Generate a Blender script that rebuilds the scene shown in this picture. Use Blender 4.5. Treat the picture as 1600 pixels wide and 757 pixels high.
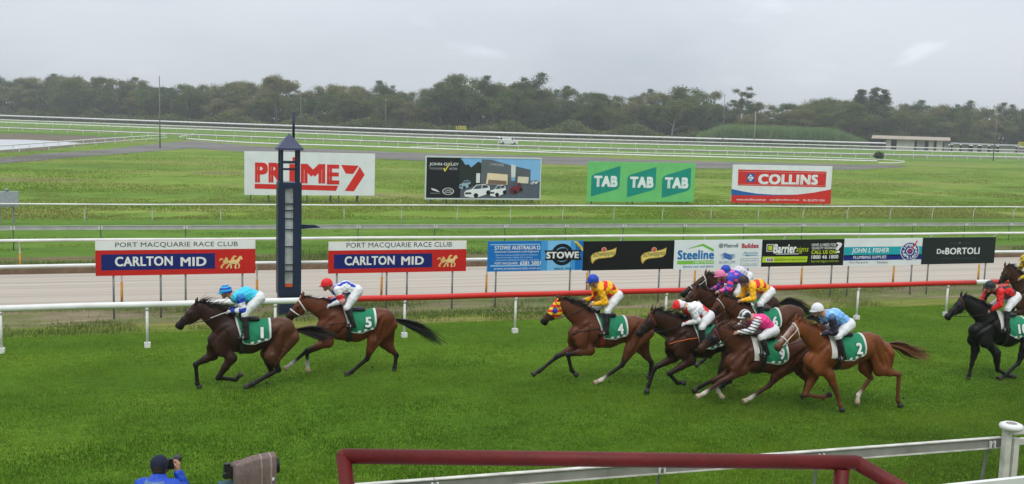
import bpy, math, random
import numpy as np
from mathutils import Matrix, Vector

random.seed(7)
RNG = np.random.default_rng(7)
for o in list(bpy.data.objects):
    bpy.data.objects.remove(o)
scene = bpy.context.scene
COL = scene.collection

# ------------------------------------------------------------------ camera
F_PX, CAM_H, CX, CY = 1600.0, 6.0, 800.0, 378.5          # focal length in photo pixels, eye height in metres
HOR0, HOR_S, VPX = 170.0, 0.03, 5500.0                    # horizon line and the vanishing point of the straight
def _ray(px, py):
    return np.array([(px - CX) / F_PX, -(py - CY) / F_PX, -1.0])
_up = np.cross(_ray(1600, HOR0 + HOR_S * 1600), _ray(0, HOR0)); _up /= np.linalg.norm(_up)
if _up[1] < 0: _up = -_up
_ax = _ray(VPX, HOR0 + HOR_S * VPX); _ax /= np.linalg.norm(_ax)
ROT = np.array([_ax, np.cross(_up, _ax), _up])
cam_data = bpy.data.cameras.new('camera')
cam = bpy.data.objects.new('camera', cam_data)
COL.objects.link(cam)
cam_data.sensor_width = 36.0
cam_data.lens = 36.0 * F_PX / 1600.0
cam_data.clip_start, cam_data.clip_end = 0.1, 12000.0
M4 = Matrix([[*ROT[0], 0], [*ROT[1], 0], [*ROT[2], CAM_H], [0, 0, 0, 1]])
cam.matrix_world = M4
scene.camera = cam
scene.render.resolution_x, scene.render.resolution_y = 1024, 484

def G(px, py, z=0.0):
    """photo pixel -> point on the level plane z"""
    r = ROT @ _ray(px, py); t = (z - CAM_H) / r[2]
    return np.array([0, 0, CAM_H]) + r * t
def PY(px, py, Y):
    """photo pixel -> point on the vertical plane at distance Y across the course"""
    r = ROT @ _ray(px, py); t = Y / r[1]
    return np.array([0, 0, CAM_H]) + r * t
def PR(px, py, rng):
    """photo pixel -> point at a horizontal range rng"""
    r = ROT @ _ray(px, py); t = rng / math.hypot(r[0], r[1])
    return np.array([0, 0, CAM_H]) + r * t

# ------------------------------------------------------------------ sky and light
SUN_EL, SUN_AZ = math.radians(58), math.radians(200)
SKY_A, SKY_B = (30.7, 14.3, 9.9), (34.1, 9.7, 20.9)
world = bpy.data.worlds.new('World'); scene.world = world; world.use_nodes = True
wt = world.node_tree; wt.nodes.clear()
def wn(t, **kw):
    n = wt.nodes.new(t)
    for k, v in kw.items(): setattr(n, k, v)
    return n
w_out = wn('ShaderNodeOutputWorld'); w_bg = wn('ShaderNodeBackground'); w_bg.inputs[1].default_value = 1.0
w_sky = wn('ShaderNodeTexSky', sky_type='NISHITA', sun_disc=False, sun_elevation=SUN_EL, sun_rotation=SUN_AZ)
w_tc = wn('ShaderNodeTexCoord'); w_sep = wn('ShaderNodeSeparateXYZ')
wt.links.new(w_tc.outputs['Generated'], w_sep.inputs[0])
w_z = wn('ShaderNodeMath', operation='MAXIMUM'); w_z.inputs[1].default_value = 0.0
wt.links.new(w_sep.outputs[2], w_z.inputs[0])
def w_noise(sc, loc, detail, rough, dist):
    m_ = wn('ShaderNodeMapping'); m_.inputs['Scale'].default_value = sc; m_.inputs['Location'].default_value = loc
    wt.links.new(w_tc.outputs['Generated'], m_.inputs[0])
    n_ = wn('ShaderNodeTexNoise'); n_.inputs['Scale'].default_value = 1.0; n_.inputs['Detail'].default_value = detail; n_.inputs['Roughness'].default_value = rough; n_.inputs['Distortion'].default_value = dist
    wt.links.new(m_.outputs[0], n_.inputs['Vector']); return n_
w_n = w_noise((2.0, 2.0, 5.0), SKY_A, 4, 0.5, 0.3)          # broad grey sheets
w_p = w_noise((5.0, 5.0, 17.0), SKY_B, 6, 0.55, 0.4)        # paler puffs
w_r = wn('ShaderNodeValToRGB')
w_r.color_ramp.elements[0].position = 0.34; w_r.color_ramp.elements[0].color = (0.545, 0.60, 0.665, 1)
w_r.color_ramp.elements[1].position = 0.62; w_r.color_ramp.elements[1].color = (0.715, 0.755, 0.81, 1)
wt.links.new(w_n.outputs[0], w_r.inputs[0])
w_pr = wn('ShaderNodeMapRange'); w_pr.interpolation_type = 'SMOOTHSTEP'; w_pr.inputs[1].default_value = 0.56; w_pr.inputs[2].default_value = 0.72; w_pr.inputs[3].default_value = 1.0; w_pr.inputs[4].default_value = 1.22
wt.links.new(w_p.outputs[0], w_pr.inputs[0])
w_rp = wn('ShaderNodeVectorMath', operation='SCALE'); wt.links.new(w_r.outputs[0], w_rp.inputs[0]); wt.links.new(w_pr.outputs[0], w_rp.inputs['Scale'])
# an overcast dome is brighter overhead than at the horizon
w_g = wn('ShaderNodeMath', operation='MULTIPLY_ADD'); w_g.inputs[1].default_value = 1.25; w_g.inputs[2].default_value = 1.0
wt.links.new(w_z.outputs[0], w_g.inputs[0])
w_cg = wn('ShaderNodeVectorMath', operation='SCALE')
wt.links.new(w_rp.outputs[0], w_cg.inputs[0]); wt.links.new(w_g.outputs[0], w_cg.inputs['Scale'])
w_ss = wn('ShaderNodeVectorMath', operation='SCALE'); w_ss.inputs['Scale'].default_value = 0.10
wt.links.new(w_sky.outputs[0], w_ss.inputs[0])
w_mix = wn('ShaderNodeMix', data_type='RGBA'); w_mix.inputs['Factor'].default_value = 0.93
wt.links.new(w_ss.outputs[0], w_mix.inputs['A']); wt.links.new(w_cg.outputs[0], w_mix.inputs['B'])
wt.links.new(w_mix.outputs['Result'], w_bg.inputs[0]); wt.links.new(w_bg.outputs[0], w_out.inputs[0])

sun_data = bpy.data.lights.new('sun', 'SUN'); sun_data.energy = 1.4; sun_data.angle = math.radians(28); sun_data.color = (1.0, 0.97, 0.93)
sun = bpy.data.objects.new('sun', sun_data); COL.objects.link(sun)
_sd = Vector((math.sin(SUN_AZ) * math.cos(SUN_EL), math.cos(SUN_AZ) * math.cos(SUN_EL), math.sin(SUN_EL)))
sun.rotation_euler = (-_sd).to_track_quat('-Z', 'Y').to_euler(); sun.location = (0, 0, 60)
scene.view_settings.view_transform = 'Standard'; scene.view_settings.look = 'None'
scene.view_settings.gamma = 1.0; scene.view_settings.use_curve_mapping = False
scene.view_settings.exposure = 0.0

# ------------------------------------------------------------------ materials
def S(r, g, b):
    """0-255 display colour -> linear"""
    f = lambda c: (c / 255 / 12.92) if c / 255 <= 0.04045 else ((c / 255 + 0.055) / 1.055) ** 2.4
    return (f(r), f(g), f(b))
_M = {}
def mat(name, color=(0.5, 0.5, 0.5), rough=0.6, var=0.12, scale=8.0, metal=0.0, bump=0.0, bscale=40.0, spec=0.3, attr=None, coat=0.0, trans=0.0):
    """plain procedural material: colour with a little noise variation, optional bump, optional colour attribute"""
    if name in _M: return _M[name]
    m = bpy.data.materials.new(name); m.use_nodes = True; nt = m.node_tree
    b = nt.nodes['Principled BSDF']; L = nt.links
    b.inputs['Roughness'].default_value = rough; b.inputs['Metallic'].default_value = metal
    b.inputs['Specular IOR Level'].default_value = spec; b.inputs['Coat Weight'].default_value = coat
    tc = nt.nodes.new('ShaderNodeTexCoord')
    n = nt.nodes.new('ShaderNodeTexNoise'); n.inputs['Scale'].default_value = scale; n.inputs['Detail'].default_value = 5
    L.new(tc.outputs['Object'], n.inputs['Vector'])
    mr = nt.nodes.new('ShaderNodeMapRange'); mr.inputs[3].default_value = 1 - var; mr.inputs[4].default_value = 1 + var
    mr.inputs[1].default_value = 0.25; mr.inputs[2].default_value = 0.75
    L.new(n.outputs[0], mr.inputs[0])
    sc = nt.nodes.new('ShaderNodeVectorMath'); sc.operation = 'SCALE'
    L.new(mr.outputs[0], sc.inputs['Scale'])
    if attr:
        a = nt.nodes.new('ShaderNodeAttribute'); a.attribute_name = attr; L.new(a.outputs['Color'], sc.inputs[0])
    else:
        sc.inputs[0].default_value = color[:3]
    L.new(sc.outputs[0], b.inputs['Base Color'])
    if bump:
        n2 = nt.nodes.new('ShaderNodeTexNoise'); n2.inputs['Scale'].default_value = bscale; n2.inputs['Detail'].default_value = 4
        L.new(tc.outputs['Object'], n2.inputs['Vector'])
        bp = nt.nodes.new('ShaderNodeBump'); bp.inputs['Strength'].default_value = bump; bp.inputs['Distance'].default_value = 0.02
        L.new(n2.outputs[0], bp.inputs['Height']); L.new(bp.outputs[0], b.inputs['Normal'])
    _M[name] = m
    return m
def ground_mat(name, cols, scale, stretch=(1, 1, 1), rough=0.9, bump=0.5, bscale=6.0, bdist=0.03, fine=None, spec=0.06):
    """ground sheet in world metres: a noise-driven ramp over cols [(pos, rgb)...], a finer mottling and a bump"""
    m = bpy.data.materials.new(name); m.use_nodes = True; nt = m.node_tree; L = nt.links
    b = nt.nodes['Principled BSDF']; b.inputs['Roughness'].default_value = rough; b.inputs['Specular IOR Level'].default_value = spec
    g = nt.nodes.new('ShaderNodeNewGeometry')
    mp = nt.nodes.new('ShaderNodeMapping'); mp.inputs['Scale'].default_value = stretch
    L.new(g.outputs['Position'], mp.inputs[0])
    n = nt.nodes.new('ShaderNodeTexNoise'); n.inputs['Scale'].default_value = scale; n.inputs['Detail'].default_value = 8; n.inputs['Roughness'].default_value = 0.6
    L.new(mp.outputs[0], n.inputs['Vector'])
    r = nt.nodes.new('ShaderNodeValToRGB'); cr = r.color_ramp
    cr.elements[0].position, cr.elements[0].color = cols[0][0], (*cols[0][1], 1)
    cr.elements[1].position, cr.elements[1].color = cols[-1][0], (*cols[-1][1], 1)
    for p, c in cols[1:-1]:
        e = cr.elements.new(p); e.color = (*c, 1)
    L.new(n.outputs[0], r.inputs[0])
    n2 = nt.nodes.new('ShaderNodeTexNoise'); n2.inputs['Scale'].default_value = fine or bscale; n2.inputs['Detail'].default_value = 6; n2.inputs['Roughness'].default_value = 0.7
    L.new(mp.outputs[0] if stretch[0] != 1 else g.outputs['Position'], n2.inputs['Vector'])
    mr = nt.nodes.new('ShaderNodeMapRange'); mr.inputs[1].default_value = 0.3; mr.inputs[2].default_value = 0.7; mr.inputs[3].default_value = 0.72; mr.inputs[4].default_value = 1.28
    L.new(n2.outputs[0], mr.inputs[0])
    sc = nt.nodes.new('ShaderNodeVectorMath'); sc.operation = 'SCALE'
    L.new(r.outputs[0], sc.inputs[0]); L.new(mr.outputs[0], sc.inputs['Scale']); L.new(sc.outputs[0], b.inputs['Base Color'])
    n3 = nt.nodes.new('ShaderNodeTexNoise'); n3.inputs['Scale'].default_value = bscale; n3.inputs['Detail'].default_value = 6
    L.new(g.outputs['Position'], n3.inputs['Vector'])
    bp = nt.nodes.new('ShaderNodeBump'); bp.inputs['Strength'].default_value = bump; bp.inputs['Distance'].default_value = bdist
    L.new(n3.outputs[0], bp.inputs['Height']); L.new(bp.outputs[0], b.inputs['Normal'])
    _M[name] = m
    return m
def blade_mat(name, rough=0.55, trans=0.25):
    m = bpy.data.materials.new(name); m.use_nodes = True; nt = m.node_tree; L = nt.links
    b = nt.nodes['Principled BSDF']; b.inputs['Roughness'].default_value = rough; b.inputs['Specular IOR Level'].default_value = 0.06
    a = nt.nodes.new('ShaderNodeAttribute'); a.attribute_name = 'Col'
    L.new(a.outputs['Color'], b.inputs['Base Color'])
    t = nt.nodes.new('ShaderNodeBsdfTranslucent'); L.new(a.outputs['Color'], t.inputs[0])
    mx = nt.nodes.new('ShaderNodeMixShader'); mx.inputs[0].default_value = trans
    L.new(b.outputs[0], mx.inputs[1]); L.new(t.outputs[0], mx.inputs[2])
    L.new(mx.outputs[0], nt.nodes['Material Output'].inputs[0])
    _M[name] = m
    return m

# ------------------------------------------------------------------ object helpers
def tag(o, label=None, cat=None, group=None, kind=None):
    if label: o['label'] = label
    if cat: o['category'] = cat
    if group: o['group'] = group
    if kind: o['kind'] = kind
    return o
def empty(name, loc=(0, 0, 0), parent=None):
    o = bpy.data.objects.new(name, None); COL.objects.link(o); o.location = [float(c) for c in loc]; o.empty_display_size = 0.2
    if parent: o.parent = parent
    return o
def link(name, me, m=None, parent=None, loc=(0, 0, 0)):
    o = bpy.data.objects.new(name, me); COL.objects.link(o); o.location = [float(c) for c in loc]
    if m is not None and not me.materials: me.materials.append(m)
    if parent: o.parent = parent
    return o
def np_mesh(name, V, Fc, colors=None, smooth=False):
    """mesh from a vertex array and an (n,3) or (n,4) face array, with an optional per-vertex colour"""
    V = np.asarray(V, dtype=np.float32); Fc = np.asarray(Fc, dtype=np.int32)
    me = bpy.data.meshes.new(name); k = Fc.shape[1]
    me.vertices.add(len(V)); me.vertices.foreach_set('co', V.ravel())
    me.loops.add(Fc.size); me.loops.foreach_set('vertex_index', Fc.ravel())
    me.polygons.add(len(Fc)); me.polygons.foreach_set('loop_start', np.arange(0, Fc.size, k, dtype=np.int32))
    me.polygons.foreach_set('loop_total', np.full(len(Fc), k, dtype=np.int32))
    if smooth: me.polygons.foreach_set('use_smooth', np.ones(len(Fc), dtype=bool))
    me.update(calc_edges=True)
    if colors is not None:
        ca = me.color_attributes.new('Col', 'FLOAT_COLOR', 'POINT')
        C4 = np.ones((len(V), 4), dtype=np.float32); C4[:, :3] = colors
        ca.data.foreach_set('color', C4.ravel())
    return me
class MB:
    """collects boxes, tubes, prisms and lathes into one mesh"""
    def __init__(s): s.v = []; s.f = []; s.smooth = []
    def _add(s, vs, fs, sm=False):
        n = len(s.v); s.v += [tuple(float(c) for c in v) for v in vs]
        s.f += [tuple(i + n for i in f) for f in fs]; s.smooth += [sm] * len(fs); return s
    def box(s, x0, x1, y0, y1, z0, z1):
        vs = [(x, y, z) for z in (z0, z1) for y in (y0, y1) for x in (x0, x1)]
        return s._add(vs, [(0, 2, 3, 1), (4, 5, 7, 6), (0, 1, 5, 4), (2, 6, 7, 3), (0, 4, 6, 2), (1, 3, 7, 5)])
    def hexa(s, vs):
        return s._add(vs, [(0, 3, 2, 1), (4, 5, 6, 7), (0, 1, 5, 4), (1, 2, 6, 5), (2, 3, 7, 6), (3, 0, 4, 7)])
    def tube(s, path, r, n=8, caps=True, flat=1.0, closed=False):
        P = [Vector([float(c) for c in p]) for p in path]; R = r if isinstance(r, (list, tuple)) else [r] * len(P)
        base = len(s.v); N = len(P); prev = None
        for i, p in enumerate(P):
            if closed: d = P[(i + 1) % N] - P[i - 1]
            else: d = P[min(i + 1, N - 1)] - P[max(i - 1, 0)]
            d = d.normalized() if d.length > 1e-9 else Vector((0, 0, 1))
            ref = Vector((0, 0, 1)) if abs(d.z) < 0.95 else Vector((0, 1, 0))
            if prev is not None: a = (prev - d * prev.dot(d)); a = a.normalized() if a.length > 1e-6 else d.cross(ref).normalized()
            else: a = d.cross(ref).normalized()
            prev = a; b = d.cross(a)
            for k in range(n):
                t = 2 * math.pi * k / n
                q = p + a * (math.cos(t) * R[i]) + b * (math.sin(t) * R[i] * flat)
                s.v.append(tuple(q))
        for i in range(N if closed else N - 1):
            j = (i + 1) % N
            for k in range(n):
                k2 = (k + 1) % n
                s.f.append((base + i * n + k, base + i * n + k2, base + j * n + k2, base + j * n + k)); s.smooth.append(True)
        if caps and not closed:
            s.f.append(tuple(base + k for k in reversed(range(n)))); s.smooth.append(False)
            s.f.append(tuple(base + (N - 1) * n + k for k in range(n))); s.smooth.append(False)
        return s
    def lathe(s, prof, c=(0, 0, 0), n=20, sx=1.0, sy=1.0):
        base = len(s.v)
        for r, z in prof:
            for k in range(n):
                t = 2 * math.pi * k / n
                s.v.append((c[0] + r * math.cos(t) * sx, c[1] + r * math.sin(t) * sy, c[2] + z))
        for i in range(len(prof) - 1):
            for k in range(n):
                k2 = (k + 1) % n
                s.f.append((base + i * n + k, base + i * n + k2, base + (i + 1) * n + k2, base + (i + 1) * n + k)); s.smooth.append(True)
        return s
    def prism(s, poly, y0, y1):
        """polygon in x,z extruded from y0 to y1"""
        n = len(poly); vs = [(x, y0, z) for x, z in poly] + [(x, y1, z) for x, z in poly]
        fs = [tuple(range(n)), tuple(range(2 * n - 1, n - 1, -1))] + [(i, i + n, (i + 1) % n + n, (i + 1) % n) for i in range(n)]
        return s._add(vs, fs)
    def poly(s, pts):
        return s._add(pts, [tuple(range(len(pts)))])
    def mesh(s, name):
        me = bpy.data.meshes.new(name); me.from_pydata(s.v, [], s.f); me.polygons.foreach_set('use_smooth', s.smooth); me.update(); return me
    def build(s, name, m, parent=None, loc=(0, 0, 0)):
        return link(name, s.mesh(name), m, parent, loc)

# ------------------------------------------------------------------ signed-distance bodies
def pr(a, b, ra, rb, sy=1.0, k=0.04, ca=None, cb=None):
    return dict(a=np.array(a, float), b=np.array(b, float), ra=ra, rb=rb, sy=sy, k=k, ca=ca, cb=cb if cb is not None else ca)
def _pd(p, X, Y, Z):
    a, b, sy = p['a'], p['b'], p['sy']
    ax, ay, az = a[0], a[1] / sy, a[2]; dx, dy, dz = b[0] - ax, b[1] / sy - ay, b[2] - az
    q = dx * dx + dy * dy + dz * dz + 1e-9
    x, y, z = X - ax, Y / sy - ay, Z - az
    h = np.clip((x * dx + y * dy + z * dz) / q, 0, 1)
    d = np.sqrt((x - h * dx) ** 2 + (y - h * dy) ** 2 + (z - h * dz) ** 2) - (p['ra'] + (p['rb'] - p['ra']) * h)
    return d, h
class Body:
    def __init__(s, prims, res, infl=0.0, clips=(), wrinkle=0.0):
        lo = np.min([np.minimum(p['a'], p['b']) - max(p['ra'], p['rb']) * max(1, p['sy']) for p in prims], axis=0) - infl - 3 * res
        hi = np.max([np.maximum(p['a'], p['b']) + max(p['ra'], p['rb']) * max(1, p['sy']) for p in prims], axis=0) + infl + 3 * res
        n = np.ceil((hi - lo) / res).astype(int) + 1
        s.lo, s.res, s.n, s.prims = lo, res, n, prims
        ax = [lo[i] + res * np.arange(n[i]) for i in range(3)]
        D = np.full(n, 0.5, dtype=np.float64)
        for p in prims:
            rm = max(p['ra'], p['rb']); mg = p['k'] + 2.5 * res
            l = np.minimum(p['a'], p['b']) - np.array([rm, rm * p['sy'], rm]) - mg
            h = np.maximum(p['a'], p['b']) + np.array([rm, rm * p['sy'], rm]) + mg
            i0 = np.clip(np.floor((l - lo) / res).astype(int), 0, n); i1 = np.clip(np.ceil((h - lo) / res).astype(int) + 1, 0, n)
            sl = tuple(slice(i0[j], i1[j]) for j in range(3))
            X, Y, Z = np.meshgrid(*[ax[j][sl[j]] for j in range(3)], indexing='ij', sparse=True)
            d, _ = _pd(p, X, Y, Z)
            c = D[sl]; k = p['k']; e = np.maximum(k - np.abs(c - d), 0) / k
            D[sl] = np.minimum(c, d) - e * e * k * 0.25
        D = D - infl
        X, Y, Z = np.meshgrid(*ax, indexing='ij', sparse=True)
        if wrinkle:      # creases in cloth: warped sine folds
            w1 = np.sin(9 * X + 7 * Y + 3) + np.sin(8 * Z - 11 * Y); D = D + wrinkle * (np.sin(58 * X + 34 * Z + 2.2 * w1) * np.sin(21 * Y + 17 * Z + w1) + 0.6 * np.sin(43 * Z - 31 * X + 40 * Y + 1.7 * w1))
        for (o, nv) in clips:
            D = np.maximum(D, (X - o[0]) * nv[0] + (Y - o[1]) * nv[1] + (Z - o[2]) * nv[2])
        s.D = D
    def sample(s, P):
        q = (np.asarray(P) - s.lo) / s.res; q = np.clip(q, 0, s.n - 1.001); i = q.astype(int); f = q - i; D = s.D; out = 0
        for dx in (0, 1):
            for dy in (0, 1):
                for dz in (0, 1):
                    w = (f[..., 0] if dx else 1 - f[..., 0]) * (f[..., 1] if dy else 1 - f[..., 1]) * (f[..., 2] if dz else 1 - f[..., 2])
                    out = out + w * D[i[..., 0] + dx, i[..., 1] + dy, i[..., 2] + dz]
        return out
    def trace(s, O, Dv, tmax=1.5, inside=False):
        """march from O along Dv to the surface (from outside, or outward from inside)"""
        O = np.asarray(O, float); Dv = np.asarray(Dv, float); t = np.zeros(O.shape[0]); sg = -1 if inside else 1
        for _ in range(70):
            d = s.sample(O + Dv * t[:, None]); t = np.minimum(t + np.clip(sg * d, -0.05, 0.05) * 0.8, tmax)
        return O + Dv * t[:, None]
    def carve(s, path, r, k=0.03):
        """press a soft groove into the surface along a path"""
        for a, b in zip(path[:-1], path[1:]):
            p = pr(a, b, r, r); i0 = np.clip(np.floor((np.minimum(a, b) - r - k - 3 * s.res - s.lo) / s.res).astype(int), 0, s.n); i1 = np.clip(np.ceil((np.maximum(a, b) + r + k + 3 * s.res - s.lo) / s.res).astype(int), 0, s.n)
            sl = tuple(slice(i0[j], i1[j]) for j in range(3)); X, Y, Z = np.meshgrid(*[s.lo[j] + s.res * np.arange(i0[j], i1[j]) for j in range(3)], indexing='ij', sparse=True)
            d = -_pd(p, X, Y, Z)[0]; c = s.D[sl]; e = np.maximum(k - np.abs(c - d), 0) / k; s.D[sl] = np.maximum(c, d) + e * e * k * 0.25
    def surface(s):
        D = s.D; sg = D < 0; nx, ny, nz = D.shape
        cs = np.zeros((nx - 1, ny - 1, nz - 1), int)
        for dx in (0, 1):
            for dy in (0, 1):
                for dz in (0, 1): cs += sg[dx:nx - 1 + dx, dy:ny - 1 + dy, dz:nz - 1 + dz]
        cell = np.argwhere((cs > 0) & (cs < 8)); idx = -np.ones(cs.shape, int); idx[tuple(cell.T)] = np.arange(len(cell))
        acc = np.zeros((len(cell), 3)); cnt = np.zeros(len(cell))
        cr = [(a, b, c) for a in (0, 1) for b in (0, 1) for c in (0, 1)]
        for p in cr:
            for ax in range(3):
                if p[ax] == 0:
                    q = list(p); q[ax] = 1
                    d0 = D[tuple((cell + p).T)]; d1 = D[tuple((cell + q).T)]; m = (d0 < 0) != (d1 < 0)
                    t = np.where(m, d0 / np.where(m, d0 - d1, 1), 0); pos = np.array(p, float)[None, :].repeat(len(cell), 0); pos[:, ax] += t
                    acc[m] += pos[m]; cnt[m] += 1
        V = s.lo + (cell + acc / cnt[:, None]) * s.res
        Fs = []
        for ax in range(3):
            u, v = (ax + 1) % 3, (ax + 2) % 3
            sl0 = [slice(None)] * 3; sl1 = [slice(None)] * 3; sl0[ax] = slice(0, -1); sl1[ax] = slice(1, None)
            a, b = sg[tuple(sl0)], sg[tuple(sl1)]; e = np.argwhere(a != b); e = e[(e[:, u] > 0) & (e[:, v] > 0) & (e[:, u] < D.shape[u] - 1) & (e[:, v] < D.shape[v] - 1)]
            fl = a[tuple(e.T)]; q = []
            for du, dv in ((-1, -1), (0, -1), (0, 0), (-1, 0)):
                c = e.copy(); c[:, u] += du; c[:, v] += dv; q.append(idx[tuple(c.T)])
            q = np.stack(q, 1); q[~fl] = q[~fl][:, ::-1]; Fs.append(q)
        return V, np.concatenate(Fs)
    def colors(s, V, sharp=0.012, prims=None):
        W = 0; C = 0
        for p in (prims or s.prims):
            if p['ca'] is None: continue
            d, h = _pd(p, V[:, 0], V[:, 1], V[:, 2]); w = np.exp(-np.clip(d + 0.03, 0, 1) / sharp) + 1e-12
            if callable(p['ca']): c = p['ca'](V, h)
            else: c = np.array(p['ca'])[None, :] * (1 - h[:, None]) + np.array(p['cb'])[None, :] * h[:, None]
            W = W + w; C = C + w[:, None] * c
        return C / W[:, None]
def lerp(a, b, t): return np.asarray(a, float) * (1 - t) + np.asarray(b, float) * t
def v3(x, y, z): return np.array([x, y, z], float)
# ================================================================== the ground
def sheet(name, pts, z, m, kind='structure'):
    b = MB(); b.poly([(p[0], p[1], z) for p in pts]); o = b.build(name, m); o['kind'] = kind; return o
def band(name, y0, y1, z, m, x0=-150, x1=260):
    b = MB(); b.box(x0, x1, y0, y1, z - 0.3, z); o = b.build(name, m); o['kind'] = 'structure'; return o
m_pasture = ground_mat('pasture', [(0.30, (0.092, 0.150, 0.024)), (0.42, (0.118, 0.195, 0.027)), (0.52, (0.152, 0.228, 0.034)), (0.59, (0.190, 0.228, 0.050)), (0.67, (0.195, 0.165, 0.085)), (0.75, (0.120, 0.170, 0.04))],
                       0.07, stretch=(0.6, 1, 1), bscale=1.6, bdist=0.06, fine=0.7)
m_turf = ground_mat('turf', [(0.30, (0.048, 0.108, 0.007)), (0.52, (0.070, 0.145, 0.010)), (0.72, (0.105, 0.180, 0.014))], 0.35, stretch=(0.6, 1, 1), bscale=9.0, bdist=0.03, fine=5.0)
m_verge = ground_mat('verge', [(0.32, (0.085, 0.115, 0.03)), (0.47, (0.13, 0.145, 0.05)), (0.58, (0.20, 0.165, 0.10)), (0.72, (0.27, 0.215, 0.145))], 0.9, stretch=(0.3, 1, 1), bscale=7.0, bdist=0.04, fine=4.0)
m_worn = ground_mat('worn_turf', [(0.3, (0.085, 0.15, 0.018)), (0.5, (0.15, 0.175, 0.035)), (0.7, (0.26, 0.21, 0.09))], 0.8, stretch=(0.2, 1, 1), bscale=8.0, fine=4.0)
m_sand = ground_mat('sand', [(0.3, (0.30, 0.262, 0.215)), (0.45, (0.385, 0.338, 0.282)), (0.7, (0.43, 0.382, 0.325))], 0.9, stretch=(0.012, 2.4, 1), bump=0.35, bscale=5.0, bdist=0.03, fine=2.2)
m_bank = ground_mat('bank', [(0.32, (0.072, 0.10, 0.028)), (0.5, (0.115, 0.12, 0.045)), (0.68, (0.16, 0.125, 0.07))], 0.7, stretch=(0.3, 1, 1), bscale=3.5, bdist=0.08, fine=2.5)
m_mown = ground_mat('mown_strip', [(0.3, (0.070, 0.138, 0.018)), (0.5, (0.095, 0.178, 0.023)), (0.7, (0.130, 0.208, 0.032))], 0.25, stretch=(0.25, 1, 1), bscale=4.0, fine=3.0)
m_road = ground_mat('dirt_road', [(0.3, (0.12, 0.112, 0.105)), (0.5, (0.17, 0.16, 0.15)), (0.7, (0.22, 0.205, 0.185))], 0.06, stretch=(0.4, 1, 1), bscale=2.0, fine=0.7)
m_dark_track = ground_mat('far_dirt', [(0.3, (0.085, 0.078, 0.072)), (0.5, (0.11, 0.10, 0.09)), (0.7, (0.14, 0.125, 0.11))], 0.05, bscale=1.0, fine=0.4)
m_far_turf = ground_mat('far_turf', [(0.3, (0.085, 0.155, 0.025)), (0.5, (0.12, 0.205, 0.034)), (0.7, (0.155, 0.235, 0.045))], 0.03, stretch=(0.3, 1, 1), bscale=1.0, fine=0.3)
m_mud = ground_mat('mud_bank', [(0.3, (0.11, 0.09, 0.07)), (0.5, (0.16, 0.135, 0.105)), (0.7, (0.11, 0.125, 0.05))], 0.25, bscale=1.0, fine=0.6)

b = MB(); b.poly([(-1550, -250, 0), (2050, -250, 0), (2050, 2550, 0), (-1550, 2550, 0)])
b.build('ground', m_pasture)['kind'] = 'structure'
band('turf_track', 6.0, 29.3, 0.004, m_turf)
band('worn_turf_strip', 29.3, 30.6, 0.008, m_worn)
band('verge', 30.6, 33.35, 0.012, m_verge)
band('sand_track', 33.35, 40.75, 0.016, m_sand)
band('bank', 40.87, 45.2, 0.06, m_bank)
band('mown_strip', 45.2, 62.0, 0.010, m_mown)

# timber edging along both sides of the sand
m_timber = mat('edging_timber', S(112, 92, 72), rough=0.85, var=0.3, scale=3, bump=0.3)
def edging(y, h, label):
    root = empty('timber_edging', (0, y, 0)); tag(root, label, 'edging', 'edging boards of the sand track')
    b = MB(); b.box(-1.49, 1.49, -0.03, 0.03, 0.0, h); me = b.mesh('board')
    for i in range(38):
        o = link('board', me, m_timber, root, (-19 + i * 3.0, RNG.uniform(-0.008, 0.008), RNG.uniform(-0.03, 0.0)))
        o.rotation_euler = (0, RNG.uniform(-0.004, 0.004), 0)
edging(33.32, 0.10, 'low timber edging between the sand track and the weedy verge below the sponsor signs')
edging(40.81, 0.22, 'weathered timber edging along the far side of the sand track')

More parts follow.
